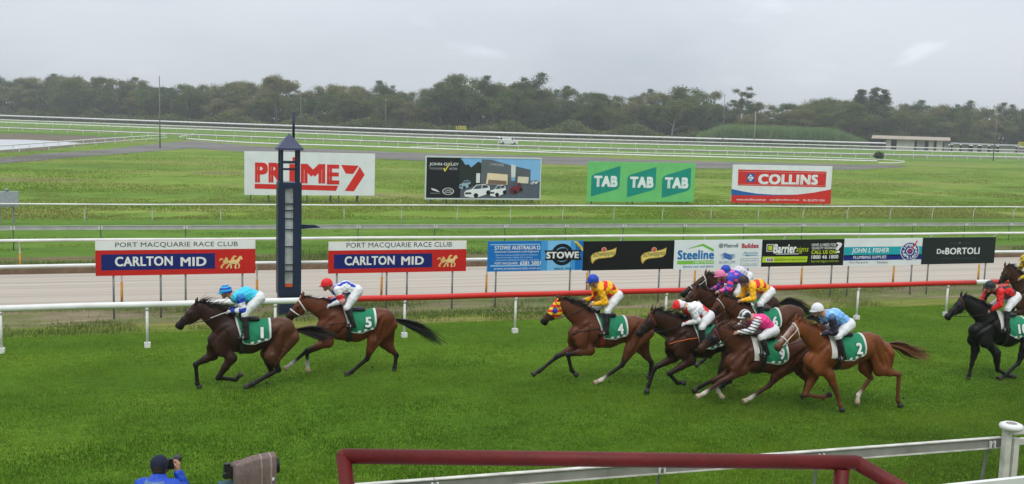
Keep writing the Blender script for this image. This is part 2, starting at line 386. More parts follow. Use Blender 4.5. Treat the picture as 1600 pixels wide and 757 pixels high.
# ------------------------------------------------------------------ grass blades (uncountable: one object per kind)
def vnoise(x, y, s, seed):
    """smooth value noise on world metres"""
    r = np.random.default_rng(seed).random((64, 64)); u, v = x / s, y / s; i, j = np.floor(u).astype(int), np.floor(v).astype(int); a, c = u - i, v - j
    a, c = a * a * (3 - 2 * a), c * c * (3 - 2 * c); g = lambda p, q: r[p % 64, q % 64]
    return (g(i, j) * (1 - a) + g(i + 1, j) * a) * (1 - c) + (g(i, j + 1) * (1 - a) + g(i + 1, j + 1) * a) * c
def blades(name, label, x, y, h, w, colA, colB, lean=0.6, seed=1, z0=0.0, tipc=1.15, rail_side=0.0, dry=0.0):
    n = len(x); rg = np.random.default_rng(seed); az = rg.uniform(0, 2 * np.pi, n); ln = rg.uniform(0.1, lean, n) * h; la = rg.uniform(0, 2 * np.pi, n)
    B = np.stack([x, y, np.full(n, z0)], 1); s = np.stack([np.cos(az) * w, np.sin(az) * w, np.zeros(n)], 1)
    T = B + np.stack([np.cos(la) * ln, np.sin(la) * ln, h], 1)
    V = np.stack([B - s, B + s, T], 1).reshape(-1, 3); Fc = np.arange(3 * n).reshape(n, 3)
    t = np.clip(0.5 + 1.0 * (vnoise(x, y * 1.6, 2.3, seed + 1) - 0.5) + 0.5 * (vnoise(x * 0.5, y, 5.0, seed + 8) - 0.5) + 0.65 * (vnoise(x, y * 2.0, 0.55, seed + 2) - 0.5) + rg.normal(0, 0.18, n) - rail_side * 0.35 + rail_side * np.clip((y - 20.0) / 8.0, 0, 1), 0, 1)[:, None]
    c = np.array(colA) * (1 - t) + np.array(colB) * t
    if dry:      # patches of dry, yellow-brown growth
        w_ = np.clip((0.65 * vnoise(x * 0.7, y, 13.0, seed + 5) + 0.35 * vnoise(x, y, 4.0, seed + 6) - 0.50) / 0.10, 0, 1)[:, None] * dry; c = c * (1 - w_) + np.array([0.225, 0.205, 0.075]) * w_
    # a few straw-coloured blades
    st = rg.random(n) < 0.03; c[st] = np.array([0.25, 0.23, 0.09])
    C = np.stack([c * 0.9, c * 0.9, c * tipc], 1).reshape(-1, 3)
    o = link(name, np_mesh(name, V, Fc, C), _M['blade']); tag(o, label, 'grass', kind='stuff'); return o
blade_mat('blade')
def scatter(n, y0, y1, power, seed, pad=3.0):
    """points over the strip seen from the stand, denser near the viewer"""
    rg = np.random.default_rng(seed); u = rg.random(n); a, c = y0 ** (1 - power), y1 ** (1 - power); y = (a + u * (c - a)) ** (1 / (1 - power))
    xl = y * (-0.165) - pad; xr = y * (1.055) + pad
    return xl + (xr - xl) * rg.random(n), y
x, y = scatter(700000, 12.2, 29.4, 1.6, 5)
hh = RNG.uniform(0.022, 0.06, len(x)) * (0.6 + 0.8 * vnoise(x, y, 0.8, 3))
blades('turf_grass', 'short green racing turf covering the course under the horses', x, y, hh, RNG.uniform(0.004, 0.0085, len(x)), (0.056, 0.132, 0.008), (0.156, 0.240, 0.018), seed=11, rail_side=0.45, dry=0.10)
x, y = scatter(60000, 29.3, 33.25, 1.3, 6); keep = vnoise(x * 0.5, y, 0.9, 8) + RNG.normal(0, 0.1, len(x)) > 0.47; x, y = x[keep], y[keep]
blades('verge_weeds', 'ragged pale weeds on the dirt verge beyond the running rail', x, y, RNG.uniform(0.04, 0.15, len(x)), RNG.uniform(0.006, 0.012, len(x)), (0.10, 0.15, 0.03), (0.22, 0.25, 0.075), seed=12, z0=0.01)
x, y = scatter(90000, 40.95, 57.5, 1.4, 16); keep = vnoise(x * 0.4, y, 1.4, 18) > np.where(y < 45, 0.35, 0.5); x, y = x[keep], y[keep]
blades('bank_grass', 'dry grass on the bank between the sand track and the mown strip', x, y, np.where(y < 45.5, RNG.uniform(0.06, 0.2, len(x)), RNG.uniform(0.03, 0.07, len(x))), RNG.uniform(0.008, 0.018, len(x)), (0.06, 0.12, 0.018), (0.14, 0.185, 0.035), seed=13, z0=0.05)
x, y = scatter(230000, 61.0, 165.0, 1.7, 26); d = vnoise(x * 0.6, y, 5.0, 28) * 0.7 + 0.3 * vnoise(x, y, 1.5, 29); keep = d > 0.36; x, y, d = x[keep], y[keep], d[keep]
blades('pasture_grass', 'long rough pasture grass around the large billboards', x, y, (0.05 + 0.24 * (d - 0.36)) * RNG.uniform(0.5, 1.25, len(x)), RNG.uniform(0.015, 0.04, len(x)), (0.118, 0.205, 0.022), (0.205, 0.285, 0.040), seed=14, dry=0.75)

# ------------------------------------------------------------------ pond, road and the far tracks
def gpoly(pts): return [G(px, py)[:2] for px, py in pts]
sheet('mud_bank', gpoly([(-60, 208), (70, 210), (180, 213.5), (205, 220), (140, 226), (60, 236), (-60, 242)]), 0.02, m_mud)
m_water = mat('pond_water', (0.42, 0.43, 0.44), rough=0.32, var=0.05, bump=0.2, bscale=3, spec=0.8)
sheet('pond', gpoly([(-60, 218), (40, 219), (95, 221.5), (128, 224.5), (80, 229), (30, 233.5), (-60, 239)]), 0.05, m_water)
sheet('dirt_road', gpoly([(-40, 252), (60, 241), (160, 234.5), (255, 224), (300, 221), (420, 230), (640, 239), (800, 243), (1100, 253), (1330, 257.5), (1405, 258.5), (1420, 261), (1330, 266), (1100, 264), (800, 255), (640, 251), (420, 240.5), (300, 232), (200, 240), (60, 251), (-40, 260)]), 0.03, m_road)
def strip(name, up, dn, z, m):
    sheet(name, gpoly(up + dn[::-1]), z, m)
X5 = (-80, 0, 400, 800, 1200, 1680)
strip('far_dirt_track', list(zip(X5, (180.5, 184, 199.5, 213.5, 224, 237))), list(zip(X5, (185, 188.5, 204.5, 219, 229, 241))), 0.02, m_dark_track)
strip('far_turf_track', list(zip(X5, (186, 189.5, 205.5, 220, 230, 242))), list(zip(X5, (193, 197, 212.5, 227, 237.5, 248.5))), 0.04, m_far_turf)
strip('far_sand_strip', list(zip(X5, (194, 198.2, 213.4, 228, 238, 249))), list(zip(X5, (196, 200.5, 216, 230.5, 240, 250.5))), 0.06, m_road)
strip('far_inner_turf', list(zip(X5, (197, 201.5, 217, 231.5, 240.6, 251))), list(zip(X5, (203, 208, 223, 237, 247, 257))), 0.04, m_far_turf)

# ================================================================== running rails
m_white = mat('rail_white', (0.70, 0.70, 0.66), rough=0.42, var=0.16, scale=1.2, bump=0.04)
m_red = mat('rail_red', S(196, 42, 34), rough=0.38, var=0.10, scale=1.5)
m_alu = mat('rail_grey', (0.40, 0.40, 0.37), rough=0.5, var=0.18, scale=2.0)
m_dirty = mat('rail_dirty_white', (0.54, 0.52, 0.46), rough=0.6, var=0.32, scale=3.5)
m_ochre = mat('post_ochre', S(196, 140, 62), rough=0.7, var=0.2, scale=6)
m_galv = mat('galvanised', (0.24, 0.25, 0.25), rough=0.5, var=0.2, scale=6, metal=0.3)
m_dark_post = mat('dark_post', (0.10, 0.105, 0.10), rough=0.7, var=0.2)
def rail_thing(name, label, Y): return tag(empty(name, (0, Y, 0)), label, 'rail', None)
def goose(h, over, r=0.028):
    """running-rail post leaning over towards the track (-y)"""
    pts = [(0, 0, 0), (0, 0, h * 0.55)] + [(0, -over * (1 - math.cos(t)), h * 0.55 + h * 0.45 * math.sin(t)) for t in (0.4, 0.8, 1.2, 1.5)]
    return MB().tube(pts, r, 8)

# nearest running rail, white at the winning post and red for the last furlong
FR = rail_thing('running_rail', 'nearest running rail behind the horses, white turning to red past the winning post', 27.5)
ZR = 1.12
def sect(x0, x1, m, nm='rail_section', r=0.082):
    b = MB(); n = max(2, int((x1 - x0) / 1.0)); b.tube([(x0 + (x1 - x0) * i / n, 0, ZR + 0.006 * math.sin(i * 1.7)) for i in range(n + 1)], r, 14); return b.build(nm, m, FR)
xr0, xr1, xr2 = PY(512, 452, 27.5)[0], PY(1524, 438, 27.5)[0], PY(1547, 437, 27.5)[0]
sect(-14, xr0, m_white); sect(xr0 + 0.004, xr1, m_red); sect(xr1 + 0.004, xr2, m_white); sect(xr2 + 0.004, 48, m_red)
b = MB(); b.tube([(0, 0, 0.05), (0, 0, ZR - 0.06)], 0.036, 10); b.box(-0.075, 0.075, -0.075, 0.075, 0.0, 0.13); b.tube([(0, 0, ZR - 0.16), (0, 0, ZR - 0.07)], [0.04, 0.06], 10)
me_post = b.mesh('post')
for px in (1, 230, 430, 632, 805, 925, 1039.5, 1190, 1338, 1477, 1590):
    link('post', me_post, m_white, FR, (PY(px, 500, 27.5)[0], 0, 0))
for xx in (-10.6, -7.2, 31.6, 35.1, 38.6, 42.1): link('post', me_post, m_white, FR, (xx, 0, 0))

def plain_rail(name, label, Y, z, over, posts, x0, x1, r=0.055, lower=None, m=m_white):
    root = rail_thing(name, label, Y)
    n = int((x1 - x0) / 1.5)
    b = MB(); b.tube([(x0 + (x1 - x0) * i / n, -over, z - r + 0.008 * math.sin(i * 0.9)) for i in range(n + 1)], r, 10); b.build('top_rail', m, root)
    me = goose(z - r * 1.6, over).mesh('post')
    lo = MB().tube([(0, 0, 0), (0, 0, (z - r) * 0.58)], 0.040, 8).mesh('post_sleeve') if lower else None
    for xx in posts:
        o = link('post', me, m, root, (xx, 0, 0)); o.rotation_euler = (RNG.uniform(-0.012, 0.012), RNG.uniform(-0.015, 0.015), 0)
        if lo: link('post_sleeve', lo, lower, o)
    return root
pd_ = [PY(p, 440, 33.55)[0] for p in (28 - 170, 190, 402, 596, 760, 917, 1085, 1252, 1395, 1528)]
plain_rail('sand_rail', 'white rail on ochre posts at the near edge of the sand, behind the sponsor signs', 33.55, 1.40, 0.25, pd_ + [pd_[-1] + 4 * i for i in (1, 2, 3)], -14, 46, 0.06, m_ochre)
pc_ = [PY(p, 365, 40.9)[0] for p in (28, 200, 385, 550, 700, 841, 975, 1105, 1231, 1348, 1461, 1560)]
plain_rail('sand_rail', 'white rail on ochre posts along the far side of the sand track', 41.25, 1.29, 0.32, pc_ + [pc_[-1] + 4 * i for i in (1, 2, 3)], -16, 58, 0.055, m_ochre)
pa_ = [PY(p, 340, 58.5)[0] for p in (20, 132, 238, 345, 434, 538, 628, 715, 798, 880, 960, 1036, 1112, 1186, 1256, 1325, 1392, 1458, 1522, 1585)]
plain_rail('pasture_rail', 'thin white rail with curved posts just in front of the large billboards', 58.6, 1.16, 0.36, pa_ + [pa_[-1] + 3.5 * i for i in (1, 2, 3, 4)] + [pa_[0] - 3.5 * i for i in (1, 2)], -20, 80, 0.045)
# grey plank rail
root = rail_thing('plank_rail', 'dull grey plank rail on thin posts between the two inner white rails', 47.6)
def plank(b, x0, x1, y, z0, z1, t=0.03):
    b.box(x0, x1, y - t, y + t, z0 + 0.02, z1 - 0.02); b.box(x0, x1, y - t - 0.02, y + t + 0.02, z1 - 0.02, z1); b.box(x0, x1, y - t - 0.02, y + t + 0.02, z0, z0 + 0.02)
xx = [PY(p, 356, 47.6)[0] for p in (20, 157, 290, 437, 560, 680, 790, 885, 975, 1070, 1164, 1255, 1346, 1428, 1509, 1579)]
xx = [xx[0] - 4.8] + xx + [xx[-1] + 4.5 * i for i in (1, 2, 3, 4)]
for a, c in zip(xx[:-1], xx[1:]):
    b = MB(); plank(b, a + 0.003, c - 0.003, 0, 0.90, 1.08); b.build('plank', m_alu, root)
mp = MB().tube([(0, 0.05, 0), (0, 0.05, 1.0)], 0.022, 8).mesh('post'); mb_ = MB().box(-0.09, -0.03, -0.075, -0.035, 0.92, 1.05).box(0.03, 0.09, -0.075, -0.035, 0.92, 1.05).mesh('bracket')
for a in xx:
    link('post', mp, m_dark_post, root, (a, 0.05, 0)); link('bracket', mb_, m_white, root, (a, 0, 0))

# far rails: path given as ground points of the posts
def far_rail(label, pix, spacing, h=1.15, r=0.10, name='far_rail', m=None, posts=True, world_pts=None):
    P = [np.array([*G(px, py)[:2]]) for px, py in pix] if world_pts is None else [np.array(p) for p in world_pts]
    # Catmull-Rom through the points
    Q = []
    E = [2 * P[0] - P[1]] + P + [2 * P[-1] - P[-2]]
    for i in range(1, len(E) - 2):
        for t in np.linspace(0, 1, 12, endpoint=False):
            a, b_, c, d = E[i - 1], E[i], E[i + 1], E[i + 2]
            Q.append(0.5 * ((2 * b_) + (c - a) * t + (2 * a - 5 * b_ + 4 * c - d) * t * t + (3 * b_ - a - 3 * c + d) * t ** 3))
    Q.append(P[-1]); Q = np.array(Q); o0 = Q[len(Q) // 2]
    root = empty(name, (o0[0], o0[1], 0)); tag(root, label, 'rail')
    L = Q - o0
    b = MB(); b.tube([(p[0], p[1], h - r * 0.5) for p in L], r * 0.55, 8); b.build('top_rail', m or m_white, root)
    if posts:
        seg = np.linalg.norm(np.diff(L, axis=0), axis=1); cum = np.concatenate([[0], np.cumsum(seg)]); me = MB().tube([(0, 0, 0), (0, 0, h - r * 0.6)], [0.06, 0.05], 6).mesh('post')
        for s_ in np.arange(spacing * 0.5, cum[-1], spacing):
            link('post', me, m or m_white, root, (np.interp(s_, cum, L[:, 0]), np.interp(s_, cum, L[:, 1]), 0))
    return root
def off(xs, ys, d): return [(a, c + d) for a, c in zip(xs, ys)]
far_rail('heavy white rail farthest away, along the dark strip under the trees', off(X5, (184, 187.5, 203, 217, 227.5, 239.5), 0), 12.0, 2.6, 0.7, posts=False)
far_rail('second farthest white rail with many close posts, before the woods', off(X5, (189.5, 193.5, 208, 222, 231.5, 243), 0), 9.0, 1.7, 0.34)
far_rail('white far rail third from the trees, behind the parked van side of the course', off(X5, (193, 197, 212.5, 227, 237, 248), 0), 7.5, 1.45, 0.32)
far_rail('long white far rail nearest to the dirt road, with tall posts', off(X5, (202, 207, 222, 236, 245.5, 254.5), 0), 4.6, 1.3, 0.20)
far_rail('pair-forming white rail beside the dirt road, ending behind the blue and red billboard', [(292, 223), (400, 230), (560, 235), (800, 243), (1000, 249), (1200, 254), (1370, 258)], 30, 0.9, 0.26, posts=False)
far_rail('white rail of the dirt road that ends in a hairpin loop on the right', [(640, 235.5), (700, 233.5), (800, 239), (1000, 244), (1200, 248.5), (1330, 252.5), (1395, 255.5), (1413, 258), (1395, 260.5), (1372, 260.5)], 30, 0.75, 0.16, posts=False)
far_rail('white rail passing in front of the pond on the left', [(-60, 245), (0, 240), (100, 231), (200, 222.5), (257, 218.5)], 7, 1.1, 0.16)
far_rail('lower white rail at the dirt road below the pond', [(-60, 249), (0, 244), (110, 234), (210, 225), (262, 220)], 12, 0.8, 0.11)
far_rail('short curved white rail joining the pond path to the far rail', [(280, 220.5), (292, 217.5), (303, 214.5)], 8, 1.0, 0.16)

# ------------------------------------------------------------------ foreground rails of the home straight
OY = 12.9
root = rail_thing('home_rail', 'dirty white plank rail crossing the foreground below the maroon handrail', OY + 0.49); root.rotation_euler = (0, 0, -0.034)
m_web = mat('rail_web_grey', (0.235, 0.23, 0.20), rough=0.6, var=0.3, scale=2.5, bump=0.1)
def home_plank(a, c):
    o = MB().box(a, c, -0.018, 0.025, 0.938, 1.082).build('plank', m_web, root); MB().box(a, c, -0.04, 0.04, 1.085, 1.10).build('flange', m_dirty, o); MB().box(a, c, -0.045, 0.045, 0.92, 0.937).build('flange', m_dirty, o)
xs = [PY(p, 725, OY)[0] for p in (690, 1045, 1290, 1548)]; xs = [xs[0] - 3.3] + xs
for a, c in zip(xs[:-1], xs[1:]):
    home_plank(a + 0.004, c - 0.004)
home_plank(xs[-1] + 0.004, PY(1567, 690, OY)[0])
mp = MB().tube([(0, 0.09, 0), (0, 0.10, 0.45), (0.0, 0.05, 0.8), (0, -0.045, 1.0), (0, -0.06, 1.04)], 0.024, 8).mesh('post'); mb_ = MB().box(-0.05, -0.028, -0.085, -0.047, 0.95, 1.06).box(0.028, 0.05, -0.085, -0.047, 0.95, 1.06).mesh('bracket')
for a in xs:
    link('post', mp, m_galv, root, (a, 0, 0)); link('bracket', mb_, m_white, root, (a, 0, 0))
# gate post with its round cap
gp = empty('gate_post', (13.12, 12.75, 0)); tag(gp, 'white double gate post with a round mushroom cap at the right edge', 'post')
MB().box(-0.16, -0.045, -0.05, 0.05, 0, 1.24).build('upright', m_dirty, gp); MB().box(0.015, 0.125, -0.05, 0.05, 0, 1.13).build('upright', m_dirty, gp)
b = MB(); b.lathe([(0.0, 0.0), (0.12, 0.0), (0.175, 0.03), (0.19, 0.065), (0.175, 0.10), (0.12, 0.125), (0.105, 0.118), (0.0, 0.114)], (-0.03, 0, 1.27), 28); b.tube([(-0.10, 0, 1.2), (-0.03, 0, 1.28)], 0.05, 8); cap = b.build('cap', m_white, gp)
b = MB(); b.lathe([(0.0, 0.004), (0.085, 0.004), (0.09, 0.0)], (-0.03, 0, 1.387), 16); b.build('cap_recess', mat('cap_recess', (0.25, 0.23, 0.2), rough=0.8, var=0.5, scale=30), cap)
MB().box(0.128, 2.4, -0.035, 0.035, 1.02, 1.12).build('gate_rail', m_dirty, gp); MB().box(-0.02, 2.4, 0.12, 0.19, 1.14, 1.22).build('gate_rail', m_dirty, gp)
nf = empty('near_fence', (12.2, 11.75, 0)); tag(nf, 'white fence rail in the bottom right corner, nearest to the stand', 'fence')
ZN = PY(1520, 753.5, 11.75)[2]
MB().box(-2.0, 4.5, -0.04, 0.04, ZN - 0.1, ZN).build('top_rail', m_white, nf)
for a in (-1.9, 0.4, 2.7): MB().box(a, a + 0.08, -0.035, 0.035, 0, ZN - 0.102).build('post', m_white, nf)

# ------------------------------------------------------------------ grandstand terrace and its maroon handrail
m_conc = mat('concrete', (0.36, 0.35, 0.33), rough=0.85, var=0.15, scale=2, bump=0.2)
b = MB(); b.box(-12, 16, -4, -0.6, -0.2, 4.4); b.box(-12, 16, -0.597, 4.3, -0.2, 3.82); b.build('grandstand_terrace', m_conc)['kind'] = 'structure'
m_maroon = mat('maroon_paint', S(92, 24, 22), rough=0.5, var=0.22, scale=7, coat=0.0, spec=0.25, bump=0.15, bscale=60)
ZH = 4.84
A_, B_ = G(537, 713, ZH), G(1338, 723, ZH - 0.0)
dirn = (B_ - A_) / np.linalg.norm(B_ - A_); hr = empty('handrail', (*A_[:2], 3.82)); tag(hr, 'maroon tubular handrail with a sloping end in the foreground', 'handrail')
loc = lambda p: np.asarray(p) - np.array([A_[0], A_[1], 3.82])
R_T = 0.0265
MB().tube([loc(A_), loc(lerp(A_, B_, 0.5)), loc(B_)], R_T, 16).build('top_tube', m_maroon, hr)
E_ = B_ + dirn * 0.62 + v3(0, 0, -0.345); MB().tube([loc(B_), loc(E_), loc(E_ + dirn * 0.9 + v3(0, 0, -0.50))], R_T, 16).build('sloping_tube', m_maroon, hr)
PB = G(1316, 723, ZH); MB().tube([loc(PB) + v3(0, 0, -0.02), loc(v3(PB[0], PB[1], 3.82))], R_T, 16).build('post', m_maroon, hr)
MB().tube([loc(A_), loc(A_) + v3(0.02, -0.35, -0.55), loc(A_) + v3(0.02, -0.4, -1.02)], R_T, 16).build('post', m_maroon, hr)
b = MB()
for p in (A_, B_): b.lathe([(0.0, -R_T), (R_T * 0.7, -R_T * 0.7), (R_T * 1.02, 0), (R_T * 0.7, R_T * 0.7), (0, R_T)], loc(p), 14)
b.build('elbow', m_maroon, hr)
# ================================================================== lettering and signs
def text_pts(body, bold=0.0, shear=0.0, spacing=1.0):
    """outline of a line of lettering; bold strokes come from four copies shifted by a hair (third column = their order in depth)"""
    cu = bpy.data.curves.new('t', 'FONT'); cu.body = body; cu.size = 1.0; cu.shear = shear; cu.resolution_u = 3; cu.space_character = spacing * (1 + bold * 1.6)
    ob = bpy.data.objects.new('t', cu); me = ob.to_mesh()
    V0 = np.array([v.co[:2] for v in me.vertices]); F0 = [tuple(p.vertices) for p in me.polygons]
    ob.to_mesh_clear(); bpy.data.objects.remove(ob); bpy.data.curves.remove(cu)
    V, Fc = [], []
    for k, (dx, dy) in enumerate(((-1, -0.6), (1, -0.6), (-1, 0.6), (1, 0.6)) if bold > 0.012 else ((0, 0),)):
        Fc += [tuple(i + len(V0) * k for i in f) for f in F0]; V.append(np.column_stack([V0 + np.array([dx, dy]) * bold * 0.9, np.full(len(V0), k)]))
    return np.concatenate(V), Fc
_paint = {}
def paint(c, rough=0.45):
    k = tuple(round(x) for x in c)
    if k not in _paint: _paint[k] = mat('print_%d_%d_%d' % k, S(*c), rough=rough, var=0.09, scale=1.1)
    return _paint[k]
class Board:
    """a flat printed board on the plane y = Y; print is laid out by photo pixels on that plane, each layer a few mm in front of the last"""
    def __init__(s, name, label, Y, x0, x1, ztop, zbot, color, cat='sign', thick=0.04, step=0.003, group=None, frame=None):
        s.Y, s.step = Y, step; s.root = empty(name, ((x0 + x1) / 2, Y, 0)); tag(s.root, label, cat, group); s.o = np.array([(x0 + x1) / 2, Y, 0])
        s.x0, s.x1, s.zt, s.zb = x0 - s.o[0], x1 - s.o[0], ztop, zbot
        MB().box(s.x0, s.x1, 0, thick, zbot, ztop).build('panel', paint(color), s.root); s.n = 0
        if frame:
            for a in ((s.x0 - 0.08, s.x1 + 0.08, ztop, ztop + 0.1), (s.x0 - 0.08, s.x1 + 0.08, zbot - 0.1, zbot), (s.x0 - 0.08, s.x0, zbot, ztop), (s.x1, s.x1 + 0.08, zbot, ztop)):
                MB().box(a[0], a[1], -0.04, thick, a[2], a[3]).build('frame', paint(frame), s.root)
    def q(s, px, py): p = PY(px, py, s.Y) - s.o; return p[0], p[2]
    def lvl(s, l): return -s.step * (l + 1)
    def poly(s, pts, color, l=0, name='print', clampx=True):
        b = MB(); b.poly([(x, s.lvl(l), z) for x, z in (s.q(*p) for p in pts)]); return b.build(name, paint(color), s.root)
    def rect(s, x0, y0, x1, y1, color, l=0, name='print'):
        (a, t), (c, d) = s.q(x0, y0), s.q(x1, y1); a, c = max(a, s.x0), min(c, s.x1); t, d = min(t, s.zt), max(d, s.zb)
        b = MB(); b.poly([(a, s.lvl(l), d), (c, s.lvl(l), d), (c, s.lvl(l), t), (a, s.lvl(l), t)]); return b.build(name, paint(color), s.root)
    def text(s, body, x0, y0, x1, y1, color, l=1, bold=0.02, shear=0.0, rot=0.0, name='lettering'):
        V, Fc = text_pts(body, bold, shear); mn, mx = V.min(0), V.max(0); (a, t), (c, d) = s.q(x0, y0), s.q(x1, y1); ym = 0.5 * (y0 + y1)
        t, d = s.q(0.5 * (x0 + x1), y0)[1], s.q(0.5 * (x0 + x1), y1)[1]
        U = (V[:, :2] - mn[:2]) / (mx - mn)[:2] - 0.5; X = U[:, 0] * (c - a); Z = U[:, 1] * (t - d); cr, sr = math.cos(rot), math.sin(rot)
        me = bpy.data.meshes.new(name); me.from_pydata([((a + c) / 2 + x * cr - z * sr, s.lvl(l) - 0.0006 * k, (t + d) / 2 + x * sr + z * cr) for x, z, k in zip(X, Z, V[:, 2])], [], Fc); me.update()
        return link(name, me, paint(color), s.root)
    def disc(s, cx, cy, r, color, l=0, r2=0.0, sy=1.0, n=36, name='print'):
        x, z = s.q(cx, cy); k = s.q(cx + 1, cy)[0] - x; kz = z - s.q(cx, cy + 1)[1]; vs, fs = [], []
        for i in range(n):
            t = 2 * math.pi * i / n
            for rr in (r2, r): vs.append((x + rr * k * math.cos(t), s.lvl(l), z + rr * kz * sy * math.sin(t)))
        for i in range(n): j = (i + 1) % n; fs.append((2 * i, 2 * i + 1, 2 * j + 1, 2 * j))
        b = MB(); b._add(vs, fs); return b.build(name, paint(color), s.root)
    def legs(s, pxs, r=0.03, m=None, ytop=None, lean=0.0, y=0.08):
        for px in pxs:
            x = s.q(px, 0.5 * 0 + 430 if ytop is None else ytop)[0]
            MB().tube([(x, y, 0), (x + lean, y, s.zb + 0.35)], r, 8).build('leg', m or m_galv, s.root)

SY = 31.4
def zs(py, px): return PY(px, py, SY)[2]
WHT, RED, NAVY, BLK = (226, 226, 222), (196, 34, 28), (22, 34, 104), (20, 22, 24)
GOLD = (226, 186, 116)
def trotters(B, x0, y0, x1, y1):
    """the emblem: two gold trotting horses, one behind the other"""
    def tr(P, ox=0, oy=0): return [(x0 + (u + ox) * (x1 - x0), y0 + (v + oy) * (y1 - y0)) for u, v in P]
    bodyA = [(0.40, 0.42), (0.55, 0.34), (0.74, 0.34), (0.80, 0.22), (0.88, 0.06), (0.95, 0.05), (1.0, 0.28), (0.96, 0.34), (0.92, 0.26), (0.88, 0.42), (0.83, 0.56), (0.77, 0.66), (0.60, 0.62), (0.50, 0.68), (0.42, 0.64)]
    legsA = [[(0.42, 0.60), (0.52, 0.62), (0.42, 0.80), (0.36, 0.97), (0.28, 0.97), (0.35, 0.80)], [(0.48, 0.62), (0.55, 0.62), (0.55, 0.95), (0.48, 0.97)], [(0.70, 0.62), (0.77, 0.62), (0.72, 0.82), (0.76, 0.97), (0.66, 0.97), (0.66, 0.80)], [(0.78, 0.58), (0.84, 0.56), (0.90, 0.76), (0.86, 0.94), (0.79, 0.96), (0.84, 0.78)]]
    bodyB = [(0.17, 0.42), (0.24, 0.33), (0.27, 0.17), (0.33, 0.15), (0.40, 0.32), (0.39, 0.58), (0.28, 0.66), (0.19, 0.62)]
    legsB = [[(0.19, 0.58), (0.27, 0.64), (0.15, 0.82), (0.17, 0.97), (0.07, 0.95), (0.07, 0.80)]]
    tail = [(0.18, 0.36), (0.10, 0.32), (0.05, 0.42), (0.01, 0.40), (0.04, 0.26), (0.13, 0.22), (0.19, 0.28)]
    neck = [(0.50, 0.36), (0.55, 0.16), (0.63, 0.02), (0.70, 0.03), (0.78, 0.10), (0.72, 0.12), (0.64, 0.20), (0.66, 0.35)]
    for k, P in enumerate([bodyB, tail, neck] + legsB): B.poly(tr(P), GOLD, 1, 'emblem')
    for k, P in enumerate([bodyA] + legsA): B.poly(tr(P), (236, 202, 138), 2, 'emblem')

def club_sign(label, L, T, R, Bo, strip, nav, t1, t2, hd, em, legs):
    B = Board('sponsor_sign', label, SY, PY(L, 400, SY)[0], PY(R, 400, SY)[0], zs(T, (L + R) / 2), zs(Bo, (L + R) / 2), RED, group='low sponsor signs behind the running rail')
    B.rect(L - 1, T - 2, R + 1, strip, WHT, 0, 'header_strip')
    B.rect(*nav, NAVY, 0)
    B.text('CARLTON', *t1, WHT, 1, 0.035); B.text('MID', *t2, WHT, 1, 0.035); B.text('PORT MACQUARIE RACE CLUB', *hd, (40, 44, 54), 1, 0.012)
    trotters(B, *em); B.legs(legs)
club_sign('red club sign with navy panel and gold horses, left of the winning post', 149, 375.5, 399, 429.5, 389, (158, 398, 336, 420), (179.5, 401, 270, 416), (282, 402, 322.5, 416), (180, 378.5, 371.5, 387), (342, 399, 379, 420.5), (177, 251, 290, 379))
club_sign('red club sign with navy panel and gold horses, right of the winning post', 513, 377, 728.5, 426, 389.5, (522, 398, 675, 418), (538.5, 400.5, 616.5, 414.5), (627, 401, 662, 414), (541.5, 379, 706, 388), (683, 398, 715, 418), (527, 605, 637, 708))

def low_sign(label, L, R, T, Bo, color, legs):
    B = Board('sponsor_sign', label, SY, PY(L, 400, SY)[0] + 0.004, PY(R, 400, SY)[0] - 0.004, zs(T, (L + R) / 2), zs(Bo, (L + R) / 2), color, group='low sponsor signs behind the running rail')
    B.legs(legs); return B
# blue electrical sign
B = low_sign('bright blue electrical contractor sign with black ring emblem', 762, 911, 376.8, 423.5, (18, 112, 186), (776, 892))
B.rect(846, 376, 898, 424, (70, 152, 210), 0); B.rect(856, 376, 890, 424, (120, 186, 226), 1)
for a in ((766, 382, 844, 382.7), (766, 415, 844, 415.7)): B.rect(*a, (150, 195, 225), 0)
B.text('STOWE AUSTRALIA', 773, 384.2, 837, 390.4, WHT, 1, 0.03); B.rect(839, 384.5, 844, 390, WHT, 1); B.rect(840, 385.5, 843, 389, (18, 112, 186), 2)
B.text('Electrical Contractors and Engineers', 773, 392, 842, 395.6, WHT, 1, 0.02)
for i, t in enumerate(('- Electrical, Underground Reticulation & Substations', '- Telecommunication Cabling - Power Systems', '- Supply Authority Metering & Connections - 24hr Service')):
    B.text(t, 773, 397.6 + i * 3.9, (840, 832, 842)[i], 400.2 + i * 3.9, (205, 222, 235), 1, 0.01)
B.text('PORT MACQUARIE', 772.5, 410, 809, 414, WHT, 1, 0.02, 0.3); B.text('6581 5001', 812.5, 408.2, 844.5, 414, WHT, 1, 0.03)
B.text('www.stoweaustralia.com.au', 771.5, 417.6, 844, 421.2, (220, 230, 238), 1, 0.01)
B.disc(878.3, 398, 17, BLK, 2, 11.5, 1.0, name='emblem'); B.text('S', 871, 388, 886, 408, BLK, 3, 0.05, name='emblem')
B.poly([(850.5, 391.5), (907.5, 391), (905, 398.5), (908.5, 406), (851, 406.5), (853.5, 399)], BLK, 4, 'emblem'); B.text('STOWE', 853.5, 393.5, 904, 404, WHT, 5, 0.05)
B.text('SINCE 1910', 866, 418.4, 892, 421.8, BLK, 2, 0.02); B.poly([(896, 377.2), (902, 377.2), (910.7, 387.5), (910.7, 393.5)], (224, 206, 60), 3, 'ribbon'); B.text('100 YEARS', 898, 382.5, 909.5, 386, (60, 90, 80), 4, 0.0, 0, -0.78)
